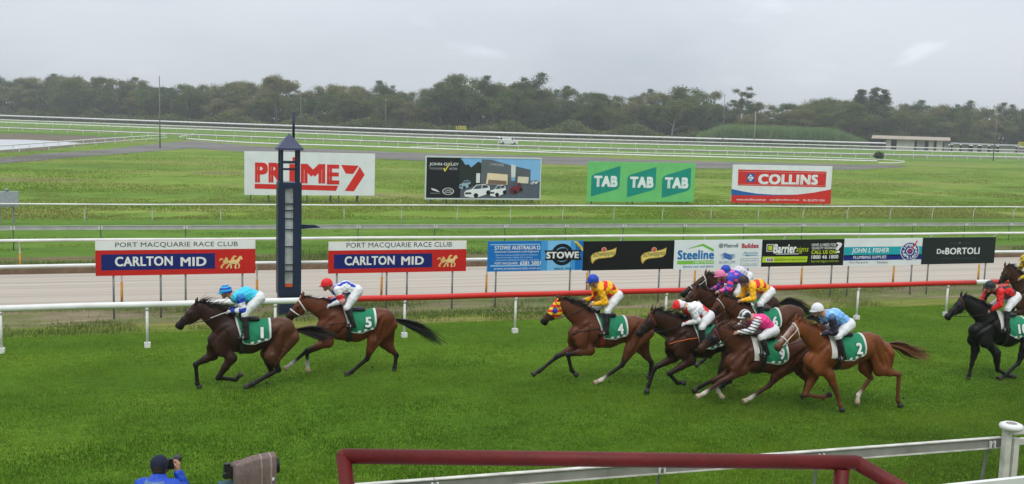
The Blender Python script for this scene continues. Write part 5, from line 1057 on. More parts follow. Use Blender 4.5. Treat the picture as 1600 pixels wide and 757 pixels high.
F[3] = dict(id=3, Y=21.6, o=(820, 420), s=3.786, num='4', rump=(0.120, 0.040, 0.017), coat=(0.0918, 0.0289, 0.0119), points=PT, wild=0.7, bridle='bbb', breast='b', girth='r', hood=(S(214, 44, 34), S(238, 190, 40), S(40, 60, 160)),
    label='bay horse in a red and yellow blinker hood running third', m=dict(muzzle=(88, 318), poll=(192, 180), withers=(402, 275), back=(500, 287), croup=(650, 278), dock=(742, 345), butt=(752, 390), chest=(255, 390), brisket=(375, 492), belly=(475, 490), flank=(610, 440)),
    nf=[(385, 485), (255, 508), (266, 590), (312, 634)], nh=[(620, 480), (578, 570), (480, 648), (412, 680)], rf=[(300, 465), (190, 520), (85, 605), (42, 628)], rh=[(690, 470), (748, 555), (738, 632), (722, 672)], tail=[(800, 360), (850, 380), (900, 420)], socks={'nh': 1, 'nf': 0})
F[4] = dict(id=4, Y=20.3, o=(990, 400), s=3.027, num='8', coat=(0.0340, 0.0136, 0.0076), points=PT, wild=0.8, bridle='brb', breast='o', pad=0,
    label='very dark bay horse on the near side, jockey in white and red', m=dict(muzzle=(6, 372), poll=(85, 262), withers=(262, 322), chest=(148, 420)),
    nf=[(272, 495), (170, 558), (200, 602), (245, 602)], rf=[(195, 480), (100, 530), (72, 602), (58, 645)], nh=[(430, 530), (405, 575), (315, 622), (283, 644)], rh=[(440, 520), (455, 590), (420, 632), (400, 650)])
F[5] = dict(id=5, Y=22.75, coat=(0.0510, 0.0195, 0.0102), points=PT, wild=0.3, bridle='nnn', label='brown horse in the middle of the bunch, jockey in purple-blue with pink cap', m=dict(poll=(1086, 448), muzzle=(1064, 476)))
F[6] = dict(id=6, Y=23.85, coat=DBAY, points=PT, wild=0.5, bridle='www', thick=0.015, label='brown horse with white bridle nearest the red rail in the bunch', m=dict(poll=(1103, 428), muzzle=(1062, 459)), tail=[(1232, 470), (1250, 478), (1272, 496)])
F[7] = dict(id=7, Y=21.75, num='6', coat=(0.0782, 0.0272, 0.0119), points=PT, wild=0.2, bridle='bwb', label='brown horse in the bunch, jockey in yellow with red hoops', m=dict(poll=(1124, 463), muzzle=(1104, 496), withers=(1170, 479), croup=(1236, 477), dock=(1262, 497)))
F[8] = dict(id=8, Y=19.2, o=(990, 400), s=3.027, num='9', coat=DCHEST, points=(0.05, 0.020, 0.012), wild=0.9, bridle='brb', breast=None, pad=1, hair=(0.09, 0.035, 0.018), hood=((0.012, 0.012, 0.013), (0.012, 0.012, 0.013), (0.02, 0.02, 0.02)),
    label='liver chestnut horse with black blinkers and white socks, jockey in hot pink', m=dict(muzzle=(298, 440), poll=(392, 330), withers=(560, 388), chest=(428, 510), croup=(800, 390), dock=(930, 440), back=(660, 402)),
    nf=[(520, 540), (408, 598), (340, 650), (298, 670)], nh=[(690, 545), (645, 612), (570, 666), (520, 692)], rf=[(485, 535), (375, 590), (392, 632), (420, 672)], rh=[(790, 540), (820, 590), (803, 660), (790, 690)], socks={'nf': 1, 'rf': 1, 'nh': 1})
F[9] = dict(id=9, Y=18.25, o=(1190, 420), s=3.293, num='2', coat=CHEST, points=(0.12, 0.042, 0.018), wild=0.4, bridle='www', thick=0.013, pad=1, turn=-0.16, blaze=1, hair=(0.16, 0.055, 0.022), tailc=(0.15, 0.055, 0.024),
    label='bright chestnut horse with white blaze nearest the stand, jockey in pale blue', m=dict(muzzle=(62, 405), poll=(178, 268), withers=(345, 342), back=(430, 348), croup=(548, 328), dock=(660, 385), butt=(662, 465), chest=(215, 480), brisket=(340, 550), belly=(400, 545), flank=(525, 500)),
    nf=[(350, 548), (388, 640), (405, 702), (418, 738)], nh=[(605, 520), (708, 545), (695, 660), (720, 715)], rf=[(268, 555), (222, 648), (312, 662), (352, 645)], rh=[(530, 510), (560, 560), (495, 642), (488, 695)], tail=[(715, 400), (770, 430), (850, 446)], socks={'rh': 1})
F[10] = dict(id=10, Y=19.85, o=(1440, 390), s=3.294, num='10', coat=BLACKC, points=(0.010, 0.009, 0.009), wild=0.3, bridle='bnb', pad=1,
    label='black horse trailing the bunch, jockey in red with black stripes', m=dict(muzzle=(116, 348), poll=(208, 240), withers=(385, 322), chest=(245, 425)),
    nf=[(385, 535), (392, 620), (438, 652), (482, 655)], rf=[(278, 515), (257, 590), (240, 650), (234, 686)])
F[11] = dict(id=11, Y=24.2, coat=(0.0425, 0.0179, 0.0102), points=PT, wild=0.4, bridle='bnb', label='dark brown horse cut off by the right edge, last in the field', m=dict(poll=(1571, 416), muzzle=(1560, 443)))
HORSE = {k: build_horse(v) for k, v in F.items()}

def stripes_y(a, b, w, ph=0.0):
    def f(V, c, d):
        m_ = (np.floor((V[:, 1] + ph) / w).astype(int) % 2 == 0) & ~arm_mask(V, d); c = c.copy(); c[m_] = b; return c
    return f
def quarters(b):
    def f(V, c, d):
        t = ax_t(V, d); m_ = ((t > 0.58) | ((t < 0.30) & (V[:, 2] < d['nk'][2] + 0.03))) & ~arm_mask(V, d); c = c.copy(); c[m_] = b; return c
    return f
def spots(b, n=0.13, r=0.045):
    def f(V, c, d):
        g = np.round(V / n) * n; m_ = np.linalg.norm((V - g) * [1, 0.8, 1], axis=1) < r; c = c.copy(); c[m_] = b; return c
    return f
def hoops(b, w=0.11, ph=0.0, lim=1.5, arms=False):
    def f(V, c, d):
        t = ax_t(V, d); m_ = (np.floor((t + ph) / w).astype(int) % 2 == 1) & (t < lim) & (t > 0.1)
        if not arms: m_ &= ~(arm_mask(V, d) & (V[:, 2] < d['sh'][2] - 0.03))
        c = c.copy(); c[m_] = b; return c
    return f
JS = {}
JS[1] = dict(o=(330, 430), s=6.31, label='jockey in turquoise silks with blue and white sleeves and banded cap', cap=cap_bands(cyan, royal, 6), glove=(0.6, 0.6, 0.58), silk=dict(torso=cyan, upper=rings(royal, white_, 0.42), fore=rings(royal, white_, 0.34)), j=dict(helm=(142, 150), neck=(215, 205), sh=(285, 225), hip=(470, 222), elbow=(318, 345), hand=(150, 362), knee=(305, 420), ank=(350, 600)),
    whip=((215, 345), (0, 422)), whipm=m_tack_white, whiplabel='pale whip held low along the neck by the turquoise jockey')
JS[2] = dict(o=(490, 425), s=7.2, label='jockey in white silks with blue stripes, red armband and red cap', cap=cap_plain(red_), glove=(0.6, 0.6, 0.6), silk=dict(torso=white_, upper=lambda V, h: np.where((h > 0.45)[:, None], np.array(red_), np.array(white_)), fore=white_, over=stripes_y(white_, royal, 0.062, 0.03)), j=dict(helm=(148, 128), neck=(222, 190), sh=(270, 205), hip=(490, 210), elbow=(315, 325), hand=(170, 382), knee=(375, 405), ank=(450, 590)))
JS[3] = dict(o=(900, 420), s=6.31, label='jockey in yellow silks with red bands and bright blue cap', cap=cap_plain(royal), silk=dict(torso=yellow, upper=yellow, fore=yellow, over=hoops(red_, 0.24, 0.2)), j=dict(helm=(168, 105), neck=(215, 165), sh=(245, 205), hip=(410, 262), elbow=(285, 335), hand=(125, 358), knee=(285, 460), ank=(300, 645)), spread=(-0.08, 0, 0.05),
    whip=((110, 345), (300, 240)), whipm=m_leather, whiplabel='thin dark whip lying across the arm of the yellow and red jockey with blue cap')
JS[4] = dict(o=(1030, 410), s=6.31, label='jockey in white silks with red panels and half red half white cap', cap=cap_half(red_, white_), glove=(0.6, 0.6, 0.6), silk=dict(torso=white_, upper=white_, fore=white_, over=quarters(red_)), j=dict(helm=(190, 420), neck=(258, 445), sh=(320, 455), hip=(490, 525), elbow=(385, 590), hand=(225, 612), knee=(420, 640)))
JS[5] = dict(o=(1030, 410), s=6.31, label='jockey in purple-blue silks with pink spots and pink cap', cap=cap_plain(S(216, 116, 156)), silk=dict(torso=S(62, 66, 176), upper=rings(S(62, 66, 176), S(226, 72, 132), 0.3), fore=rings(S(226, 72, 132), S(62, 66, 176), 0.3), over=spots(S(232, 90, 150), 0.2, 0.06)), j=dict(helm=(602, 118), neck=(660, 150), sh=(700, 165), hip=(850, 175), elbow=(690, 260), hand=(525, 305), knee=(745, 330)))
JS[6] = dict(o=(1030, 410), s=6.31, label='jockey in white with a blue cap, mostly hidden in the bunch', cap=cap_plain(royal), silk=dict(torso=(0.60, 0.56, 0.60), upper=(0.6, 0.58, 0.6), fore=(0.6, 0.58, 0.6), over=spots(S(120, 90, 140), 0.09, 0.022)), j=dict(helm=(655, 70), neck=(715, 100), sh=(745, 110), hip=(880, 135), elbow=(730, 200), hand=(610, 230)))
JS[7] = dict(o=(1120, 420), s=4.453, label='jockey in yellow silks with red hoops and dark brown cap', cap=cap_plain(S(52, 40, 42)), silk=dict(torso=yellow, upper=yellow, fore=yellow, over=hoops(red_, 0.17, 0.02)), j=dict(helm=(187, 78), neck=(225, 112), sh=(250, 130), hip=(372, 158), elbow=(250, 210), hand=(150, 225), knee=(290, 262)))
JS[8] = dict(o=(1120, 420), s=4.453, label='jockey in hot pink silks with black and white striped sleeves and cap', cap=cap_stripes(black_, white_, 3.4), silk=dict(torso=pink, upper=lambda V, h: np.where((np.abs(np.sin(V[:, 2] * 45 + V[:, 0] * 12)) > 0.55)[:, None], np.array(white_), np.array(navy_)), fore=lambda V, h: np.where((np.abs(np.sin(V[:, 2] * 45 + V[:, 0] * 12)) > 0.55)[:, None], np.array(white_), np.array(navy_))), j=dict(helm=(196, 320), neck=(242, 345), sh=(285, 365), hip=(395, 428), elbow=(235, 432), hand=(115, 448), knee=(310, 480), ank=(350, 580)))
JS[9] = dict(o=(1250, 460), s=5.825, label='jockey in pale blue silks with dark sleeves and white cap', cap=cap_plain((0.66, 0.66, 0.68)), silk=dict(torso=sky_, upper=navy_, fore=navy_, over=lambda V, c, d: np.where(((np.sin(V[:, 0] * 24 + V[:, 1] * 30) * np.sin(V[:, 2] * 26 - V[:, 0] * 9) > 0.25) & ~arm_mask(V, d))[:, None], np.array(S(160, 200, 236)), c)), j=dict(helm=(158, 128), neck=(212, 178), sh=(290, 215), hip=(450, 268), elbow=(315, 355), hand=(190, 358), knee=(335, 395), ank=(400, 565)))
JS[10] = dict(o=(1520, 380), s=4.73, label='jockey in red silks with black stripes and black cap', cap=cap_plain(black_), silk=dict(torso=red_, upper=red_, fore=red_, over=stripes_y(red_, black_, 0.068, 0.034)), j=dict(helm=(128, 312), neck=(168, 338), sh=(205, 362), hip=(318, 395), elbow=(195, 455), hand=(120, 505), knee=(235, 520), ank=(248, 640)), spread=(-0.16, 0, 0.05))
JS[11] = dict(o=(0, 0), s=1.0, label='jockey in yellow and black cap cut off by the right edge', cap=lambda t, f, s: black_ if math.sin(f * 9) * math.sin(s * 9) > 0.3 else S(206, 176, 40), silk=dict(torso=S(206, 176, 40), upper=S(206, 176, 40), fore=S(206, 176, 40), over=spots(black_, 0.14, 0.04)), j=dict(helm=(1601, 404), neck=(1608, 412), sh=(1614, 414), hip=(1638, 422), elbow=(1606, 432), hand=(1590, 437)))
for k, sp in JS.items():
    sp['id'] = k; build_jockey(sp, HORSE[k])

# a few clods thrown up behind the hooves
rg = np.random.default_rng(5); Vc, Fc_, Cc_ = [], [], []
for k in (1, 2, 3, 4, 8, 9):
    for key in ('nh', 'rh'):
        h = HORSE[k]['L'][key][3]
        if h[2] > 0.12: continue
        for _ in range(9):
            c = HORSE[k]['org'] + h + v3(rg.uniform(0.0, 0.7), rg.normal(0, 0.12), rg.uniform(0.0, 0.22)); n0 = len(Vc); r_ = rg.uniform(0.008, 0.022)
            Vc += [c + v3(*rg.normal(0, 1, 3)) * r_ for _ in range(4)]; Fc_ += [(n0, n0 + 1, n0 + 2), (n0, n0 + 2, n0 + 3), (n0, n0 + 3, n0 + 1), (n0 + 1, n0 + 3, n0 + 2)]; Cc_ += [np.array((0.055, 0.065, 0.02)) * rg.uniform(0.6, 1.6)] * 4
tag(link('turf_clods', np_mesh('turf_clods', np.array(Vc), np.array(Fc_), np.array(Cc_)), m_cloth), 'small clods of turf kicked up behind the hooves', 'turf', kind='stuff')
# ================================================================== woods beyond the course
blade_mat('leaf', 0.6, 0.35)
m_bark = mat('bark', (0.16, 0.13, 0.105), rough=0.9, var=0.3, scale=2)
m_pale_bark = mat('pale_bark', (0.36, 0.33, 0.29), rough=0.85, var=0.25, scale=2)
def leaf_quads(cent, size, cols, rg, flat=0.0):
    n = len(cent); a = rg.normal(0, 1, (n, 3)); a /= np.linalg.norm(a, axis=1)[:, None]; b = np.cross(a, rg.normal(0, 1, (n, 3))); b /= np.linalg.norm(b, axis=1)[:, None] + 1e-9
    s = (size * rg.uniform(0.6, 1.35, n))[:, None]; V = np.stack([cent - a * s, cent - b * s * 0.55, cent + a * s, cent + b * s * 0.55], 1).reshape(-1, 3)
    return V, np.arange(4 * n).reshape(n, 4), np.repeat(cols, 4, axis=0)
GREENS = [((0.095, 0.125, 0.034), (0.210, 0.232, 0.070)), ((0.078, 0.120, 0.030), (0.175, 0.225, 0.056)), ((0.135, 0.142, 0.048), (0.270, 0.258, 0.100)), ((0.058, 0.090, 0.030), (0.120, 0.165, 0.054))]
def make_tree(seed, kind):
    """mesh pair of a tree of height 1: trunk with limbs, crown of leaf clumps"""
    rg = np.random.default_rng(seed); t = MB(); lean = rg.normal(0, 0.03, 2); cl = []
    if kind == 'gum':
        hs = rg.uniform(0.35, 0.5); tr = [(0, 0, 0), (lean[0] * 0.5, lean[1] * 0.5, hs * 0.6), (lean[0], lean[1], hs), (lean[0] * 1.5, lean[1] * 1.5, 0.72)]; t.tube(tr, [0.022, 0.017, 0.013, 0.006], 7)
        for i in range(9):
            z = rg.uniform(0.32, 0.68); a = rg.uniform(0, 6.28) + i * 2.4; r = rg.uniform(0.10, 0.24) * (1.15 - abs(z - 0.55)); e = np.array([lean[0] + math.cos(a) * r, lean[1] + math.sin(a) * r, min(0.96, z + rg.uniform(0.10, 0.30))]); b0 = np.array([lean[0] * z, lean[1] * z, z * 0.85]); t.tube([b0, lerp(b0, e, 0.55) + v3(0, 0, -0.02), e], [0.009, 0.006, 0.003], 5); cl.append((e, rg.uniform(0.07, 0.12)))
            for _ in range(2): cl.append((e + rg.normal(0, 0.065, 3) * [1, 1, 0.7], rg.uniform(0.05, 0.095)))
        cl.append((np.array([lean[0] * 1.5, lean[1] * 1.5, 0.88]), 0.10))
    elif kind == 'round':
        t.tube([(0, 0, 0), (lean[0], lean[1], 0.4), (lean[0], lean[1], 0.75)], [0.025, 0.018, 0.006], 7)
        for i in range(30):
            a, z = rg.uniform(0, 6.28), rg.uniform(0.22, 0.93); r = 0.30 * math.sqrt(max(0.02, 1 - ((z - 0.5) / 0.48) ** 2)) * rg.uniform(0.55, 1.0); e = np.array([math.cos(a) * r, math.sin(a) * r, z]); cl.append((e, rg.uniform(0.07, 0.115)))
            if i % 4 == 0: t.tube([(0, 0, z * 0.6), e], [0.008, 0.003], 5)
    elif kind == 'column':
        t.tube([(0, 0, 0), (0, 0, 0.9)], [0.018, 0.004], 7)
        for i in range(34):
            z = rg.uniform(0.12, 0.985); r = 0.10 * (1.05 - z) ** 0.45 * rg.uniform(0.3, 1.0); a = rg.uniform(0, 6.28); cl.append((np.array([math.cos(a) * r, math.sin(a) * r, z]), rg.uniform(0.035, 0.06) * (1.35 - z * 0.5)))
            if i % 5 == 0: t.tube([(0, 0, z * 0.9), cl[-1][0]], [0.005, 0.002], 5)
    elif kind == 'tall':   # bare trunk with a small loose head
        t.tube([(0, 0, 0), (0.02, 0, 0.4), (-0.01, 0, 0.72), (0.03, 0.0, 0.9)], [0.016, 0.013, 0.009, 0.004], 7)
        for i in range(9):
            a, z = rg.uniform(0, 6.28), rg.uniform(0.68, 0.95); r = rg.uniform(0.04, 0.15); e = np.array([math.cos(a) * r, math.sin(a) * r, z]); t.tube([(0, 0, z * 0.86), e], [0.006, 0.003], 5); cl.append((e, rg.uniform(0.035, 0.06)))
    cent, cols = [], []
    for c, r in cl:
        n = int(3700 * r); d = rg.normal(0, 1, (n, 3)); d /= np.linalg.norm(d, axis=1)[:, None]; p = c + d * r * (rg.random((n, 1)) ** 0.5 * rg.uniform(0.7, 1.7, (n, 1))) * [1.15, 1.15, 0.66]; cent.append(p); cols.append(np.repeat(rg.uniform(0, 1, (1, 1)), n, 0) * 0.55 + rg.uniform(0, 0.45, (n, 1)))
    cent = np.concatenate(cent); k = np.concatenate(cols); g = GREENS[seed % 4]; C = np.array(g[0]) * (1 - k) + np.array(g[1]) * k; V, Fq, Cq = leaf_quads(cent, np.full(len(cent), 0.0115), C, rg)
    return t.mesh('trunk'), np_mesh('crown', V, Fq, Cq)
TV = {'gum': [make_tree(s, 'gum') for s in (1, 2, 3, 4, 6)], 'round': [make_tree(s, 'round') for s in (11, 12, 13, 14)], 'column': [make_tree(s, 'column') for s in (23, 27)], 'tall': [make_tree(31, 'tall')]}
def tree(name, kind, i, px, ytop, rng, label, group, bark=None, wide=1.0):
    top = PR(px, ytop, rng); base = PR(px, ytop, rng); hgt = top[2]; trunk, crown = TV[kind][i % len(TV[kind])]
    root = empty(name, (base[0], base[1], 0)); tag(root, label, 'tree', group); root.rotation_euler = (0, 0, RNG.uniform(0, 6.28)); root.scale = (hgt * wide, hgt * wide, hgt)
    link('trunk', trunk, bark or m_bark, root); link('crown', crown, _M['leaf'], root); return root
PXR = (-140, 0, 400, 800, 1200, 1600, 1760); RNGS = (700, 655, 492, 440, 470, 556, 590)
rng_at = lambda px: float(np.interp(px, PXR, RNGS))
TP = [(-140, 120), (0, 117), (50, 117), (110, 109), (150, 117), (200, 123), (250, 127), (300, 131), (345, 125), (372, 121), (405, 124), (432, 112), (452, 126), (466, 141), (500, 132), (520, 126), (560, 134), (590, 124), (612, 128), (632, 140), (665, 136), (690, 122), (718, 112), (745, 124), (770, 122), (800, 124), (830, 120), (852, 131), (880, 135), (915, 139), (950, 142), (990, 150), (1012, 143), (1050, 135), (1098, 137), (1120, 149), (1150, 158), (1200, 160), (1235, 158), (1262, 154), (1290, 150), (1320, 154), (1345, 146), (1385, 148), (1400, 156), (1450, 157), (1500, 160), (1550, 163), (1600, 166), (1760, 168)]
tp = lambda px: float(np.interp(px, [a for a, _ in TP], [b_ for _, b_ in TP]))
def sec(px):
    for lim, t in ((130, 'above the pond'), (250, 'between the pond and the tall grey pole'), (385, 'right of the tall grey pole'), (590, 'behind the red and white billboard'), (690, 'between the two left billboards'), (850, 'behind the car billboard'), (1000, 'above the left half of the green billboard'), (1100, 'around the dead white tree'), (1230, 'above the reeds'), (1340, 'left of the three casuarinas'), (1500, 'above the long shed')):
        if px < lim: return t
    return 'at the far right'
GL = 'grey-green tree forming the skyline of the woods beyond the far rails'; GG = 'skyline trees of the woods'
for k, px in enumerate(np.arange(-130, 1760, 19.0)):
    px = px + RNG.uniform(-6, 6); kind = 'gum' if RNG.random() < 0.55 else 'round'
    tree('eucalypt_tree' if kind == 'gum' else 'bushy_tree', kind, int(RNG.integers(0, 9)), px, tp(px) + abs(RNG.normal(0, 3.0)), rng_at(px) + RNG.uniform(38, 70), '%s tree on the skyline, %s' % ('open-crowned grey-green' if kind == 'gum' else 'dense rounded', sec(px)), GG + ', ' + sec(px), wide=RNG.uniform(0.85, 1.15))
GL2 = 'lower tree along the front edge of the woods beyond the far rails'; GG2 = 'front edge trees of the woods'
for k, px in enumerate(np.arange(-130, 1760, 21.0)):
    px = px + RNG.uniform(-7, 7); yb = HOR0 + HOR_S * px; kind = 'round' if RNG.random() < 0.7 else 'gum'
    tree('bushy_tree' if kind == 'round' else 'eucalypt_tree', kind, int(RNG.integers(0, 9)), px, lerp(tp(px), yb, RNG.uniform(0.18, 0.52)), rng_at(px) + RNG.uniform(14, 30), 'lower %s tree fronting the woods, %s' % ('bushy' if kind == 'round' else 'open-crowned', sec(px)), GG2 + ', ' + sec(px), wide=RNG.uniform(1.0, 1.4))
for px, yt, kd, i, lab, w_ in ((432, 111.5, 'gum', 1, 'spreading gum with airy crown above the woods behind the red and white billboard', 1.0), (719, 111, 'gum', 3, 'tallest gum of the woods, standing above the yellow distance sign', 1.1), (829, 119, 'gum', 2, 'wide gum rising above the woods behind the white van', 1.05), (1160, 134, 'tall', 0, 'lone slender gum with a small head sticking out above the woods', 1.2),
                          (1345, 139, 'column', 0, 'narrow dark casuarina, leftmost of the three above the long shed', 1.3), (1369, 138, 'column', 1, 'narrow dark casuarina, middle one of the three above the long shed', 1.35), (1384, 139, 'column', 0, 'narrow dark casuarina, rightmost of the three above the long shed', 1.1), (1076, 134, 'round', 2, 'broad rounded tree above the dead white tree', 1.3), (1288, 149, 'round', 1, 'broad dark tree just left of the three casuarinas', 1.4)):
    tree('casuarina_tree' if kd == 'column' else 'eucalypt_tree', kd, i, px, yt, rng_at(px) + 34, lab, None, wide=w_)
# dead white tree
dp = PR(1051, 200, 472); dt = empty('dead_tree', (dp[0], dp[1], 0)); tag(dt, 'bleached dead tree with bare branches in front of the woods', 'tree')
b = MB(); z1 = PR(1055, 166, 472)[2]; k = 452 / 1600
b.tube([(-2 * k, 0, 0), (0, 0, z1 * 0.35), (5 * k, 0, z1 * 0.7), (7 * k, 0, z1)], [0.38, 0.3, 0.2, 0.07], 7); b.build('trunk', m_pale_bark, dt)
for pts in (((0, 0.30), (14, 0.42), (26, 0.5), (34, 0.60)), ((4, 0.62), (-4, 0.80), (-9, 0.92)), ((5, 0.68), (12, 0.78), (18, 0.92)), ((1, 0.45), (-8, 0.55), (-13, 0.58)), ((16, 0.44), (22, 0.42), (28, 0.48)), ((12, 0.78), (19, 0.76), (23, 0.80))):
    MB().tube([(a * k, 0, z1 * c) for a, c in pts], [0.18, 0.12, 0.08, 0.04][:len(pts)], 6).build('branch', m_pale_bark, dt)
# dense undergrowth, woodland depth and reeds: masses nobody could count
rg = np.random.default_rng(77)
def mass(name, label, n, pxa, pxb, d0, d1, hfun, size, ca, cb_, cat):
    px = rg.uniform(pxa, pxb, n); rr = np.interp(px, PXR, RNGS) + rg.uniform(d0, d1, n); az = np.array([PR(a, 200, 1.0)[:2] for a in np.linspace(pxa, pxb, 400)]); X = np.interp(px, np.linspace(pxa, pxb, 400), az[:, 0]) * rr; Y = np.interp(px, np.linspace(pxa, pxb, 400), az[:, 1]) * rr
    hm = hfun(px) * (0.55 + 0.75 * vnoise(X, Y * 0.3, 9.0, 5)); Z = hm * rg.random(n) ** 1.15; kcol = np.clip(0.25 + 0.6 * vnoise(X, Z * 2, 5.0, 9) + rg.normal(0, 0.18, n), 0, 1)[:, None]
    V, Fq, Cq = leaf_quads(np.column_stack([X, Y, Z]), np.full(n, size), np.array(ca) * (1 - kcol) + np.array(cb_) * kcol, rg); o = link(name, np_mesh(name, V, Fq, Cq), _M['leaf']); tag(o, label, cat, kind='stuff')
hw = lambda px: (np.interp(px, [a for a, _ in TP], [HOR0 + HOR_S * a - c for a, c in TP]) * np.interp(px, PXR, RNGS) / 1600 + 6) * 0.74
mass('woodland', 'inner foliage of the woods, coloured dark for shade, closing the gaps between the trees', 85000, -150, 1770, 26, 80, hw, 0.85, (0.070, 0.094, 0.032), (0.135, 0.158, 0.054), 'woodland')  # leaf colours kept dark to paint in the shade between the trees
mass('undergrowth', 'low scrub along the foot of the woods', 30000, -150, 1110, 2, 14, lambda p: 3.8 + 3.2 * np.sin(p * 0.03) ** 2, 0.55, (0.085, 0.122, 0.036), (0.190, 0.215, 0.070), 'scrub')
n = 22000; px = rg.uniform(1090, 1358, n); rr = np.interp(px, PXR, RNGS) - 4 + rg.uniform(0, 12, n); P0 = np.array([PR(a, 200, 1.0)[:2] for a in px]); hh = (8.6 * np.interp(px, [1090, 1130, 1300, 1358], [0.45, 1, 1, 0.35])) * rg.uniform(0.5, 1.1, n)
blades('reeds', 'tall pale green reeds between the dead tree and the long shed', P0[:, 0] * rr, P0[:, 1] * rr, hh, np.full(n, 0.30), (0.120, 0.205, 0.065), (0.200, 0.300, 0.105), lean=0.35, seed=44)
def bush(px, py, w_, h_, label, dn=500):
    g = G(px, py); r_ = empty('bush', (g[0], g[1], 0)); tag(r_, label, 'bush'); sc = math.hypot(g[0], g[1]) / 1600; MB().tube([(0, 0, 0), (0, 0, h_ * sc * 0.5)], 0.08, 6).build('stem', m_bark, r_)
    d = rg.normal(0, 1, (dn, 3)); d /= np.linalg.norm(d, axis=1)[:, None]; p = d * rg.random((dn, 1)) ** 0.4 * np.array([w_ * sc / 2, w_ * sc / 2, h_ * sc / 2]) + v3(0, 0, h_ * sc / 2); kk = rg.random((dn, 1)); V, Fq, Cq = leaf_quads(p, np.full(dn, 0.22), np.array((0.04, 0.06, 0.025)) * (1 - kk) + np.array((0.08, 0.11, 0.04)) * kk, rg); link('foliage', np_mesh('foliage', V, Fq, Cq), _M['leaf'], r_)
bush(1373, 249, 15, 11, 'small dark bush standing beside the end of the dirt road rails'); bush(1390, 218, 26, 8, 'low bush beside the left end of the long shed')
# distant hill
hp_ = []; nh_ = 40
b = MB(); vs = []
for i in range(nh_ + 1):
    px = 165 + (300 - 165) * i / nh_; g = PR(px, 200, 1500); u = i / nh_; z = 49 * (0.90 + 0.10 * math.sin(u * 9.0)) * math.sin(math.pi * u) ** 0.5; vs += [(g[0], g[1], 0), (g[0], g[1], max(0, z) * 1.04), (g[0] * 1.12, g[1] * 1.12, 0)]
b._add(vs, [(3 * i, 3 * i + 3, 3 * i + 4, 3 * i + 1) for i in range(nh_)] + [(3 * i + 1, 3 * i + 4, 3 * i + 5, 3 * i + 2) for i in range(nh_)], True); b.build('hills', mat('hill_forest', (0.06, 0.075, 0.05), rough=1.0, var=0.3, scale=0.02))['kind'] = 'structure'

# ------------------------------------------------------------------ poles, power line, shed, van, distance signs
m_pole = mat('pole_timber', (0.20, 0.18, 0.155), rough=0.9, var=0.25, scale=1.5)
POLES = []
for px, yt, rr, lab, arm in ((249, 119, 188, 'tall grey pole standing at the dirt road left of the red and white billboard', 0), (470, 146, 478, 'thin pole in front of the woods just right of the winning post mast', 1), (603, 154, 462, 'pole with crossarm in front of the woods between the two left billboards', 2), (1133, 147, 430, 'dark power pole at the edge of the reeds', 0), (1181, 174, 430, 'short pale pole standing in the reeds', 0), (1559, 164, 300, 'tall leaning pole with crossarm at the right edge', 2)):
    g = PR(px, yt, rr); r_ = empty('power_pole', (g[0], g[1], 0)); tag(r_, lab, 'pole'); POLES.append(g); w_ = 0.055 + rr * 0.00020
    MB().tube([(0, 0, 0), (0, 0, g[2])], [w_ * 1.2, w_ * 0.8], 8).build('shaft', m_pole if px != 1181 else m_pale_bark, r_)
    if arm: MB().box(-1.3, 1.3, -0.09, 0.09, g[2] - 0.75, g[2] - 0.5).build('crossarm', m_pole, r_)
    if arm == 2:
        for a in (-1.15, 1.15): MB().tube([(a, 0, g[2] - 0.5), (a, 0, g[2] - 0.1)], 0.12, 6).build('insulator', m_pale_bark, r_)
pl = empty('power_line', (POLES[1][0], POLES[1][1], 0)); tag(pl, 'thin overhead wires strung across the front of the woods', 'wires'); ends = [PR(-80, 134, 560), POLES[1], POLES[2], PR(860, 158, 448), POLES[3]]
for a, c in zip(ends[:-1], ends[1:]):
    MB().tube([lerp(a, c, t) - v3(POLES[1][0], POLES[1][1], 0.6) - v3(0, 0, 4 * t * (1 - t) * 1.5) for t in np.linspace(0, 1, 10)], 0.035, 5).build('wire', m_dark_post, pl)
# long stable shed
m_shed = mat('shed_wall', (0.40, 0.385, 0.34), rough=0.8, var=0.2, scale=0.4); m_shed2 = mat('shed_wall_grey', (0.25, 0.25, 0.235), rough=0.8, var=0.2, scale=0.4); m_roof = mat('shed_roof', (0.33, 0.275, 0.21), rough=0.7, var=0.15, scale=0.4); m_open = mat('dark_opening', (0.02, 0.02, 0.02), rough=0.9)
sr = 470.0
def shed(name, label, pxa, pxb, h0, h1, doors, roofm, dep=9.0, over=2.0):
    a, c = PR(pxa, 230, sr), PR(pxb, 230, sr); d = c - a; ln = math.hypot(d[0], d[1]); r_ = empty(name, (a[0], a[1], 0)); r_.rotation_euler = (0, 0, math.atan2(d[1], d[0])); tag(r_, label, 'shed')
    k = ln / (pxb - pxa); cur = 0.0; n = 0
    for da, dc in [((x_ - pxa) * k, (y_ - pxa) * k) for x_, y_ in doors] + [(ln, ln)]:
        MB().box(cur, da, 0, dep, 0, h0).build('wall', (m_shed, m_shed, m_shed2)[n % 3], r_); n += 1
        if dc > da: MB().box(da + 0.01, dc - 0.01, 0.5, dep - 0.1, 0, h0 - 0.3).build('doorway', m_open, r_)
        cur = dc
    b = MB(); b.hexa([(-over, -1.4, h0 + 0.03), (ln + 0.6, -1.4, h0 + 0.03), (ln + 0.6, dep + 0.6, h1), (-over, dep + 0.6, h1), (-over, -1.4, h0 + 0.25), (ln + 0.6, -1.4, h0 + 0.25), (ln + 0.6, dep + 0.6, h1 + 0.22), (-over, dep + 0.6, h1 + 0.22)]); rf = b.build('roof', roofm, r_); return r_
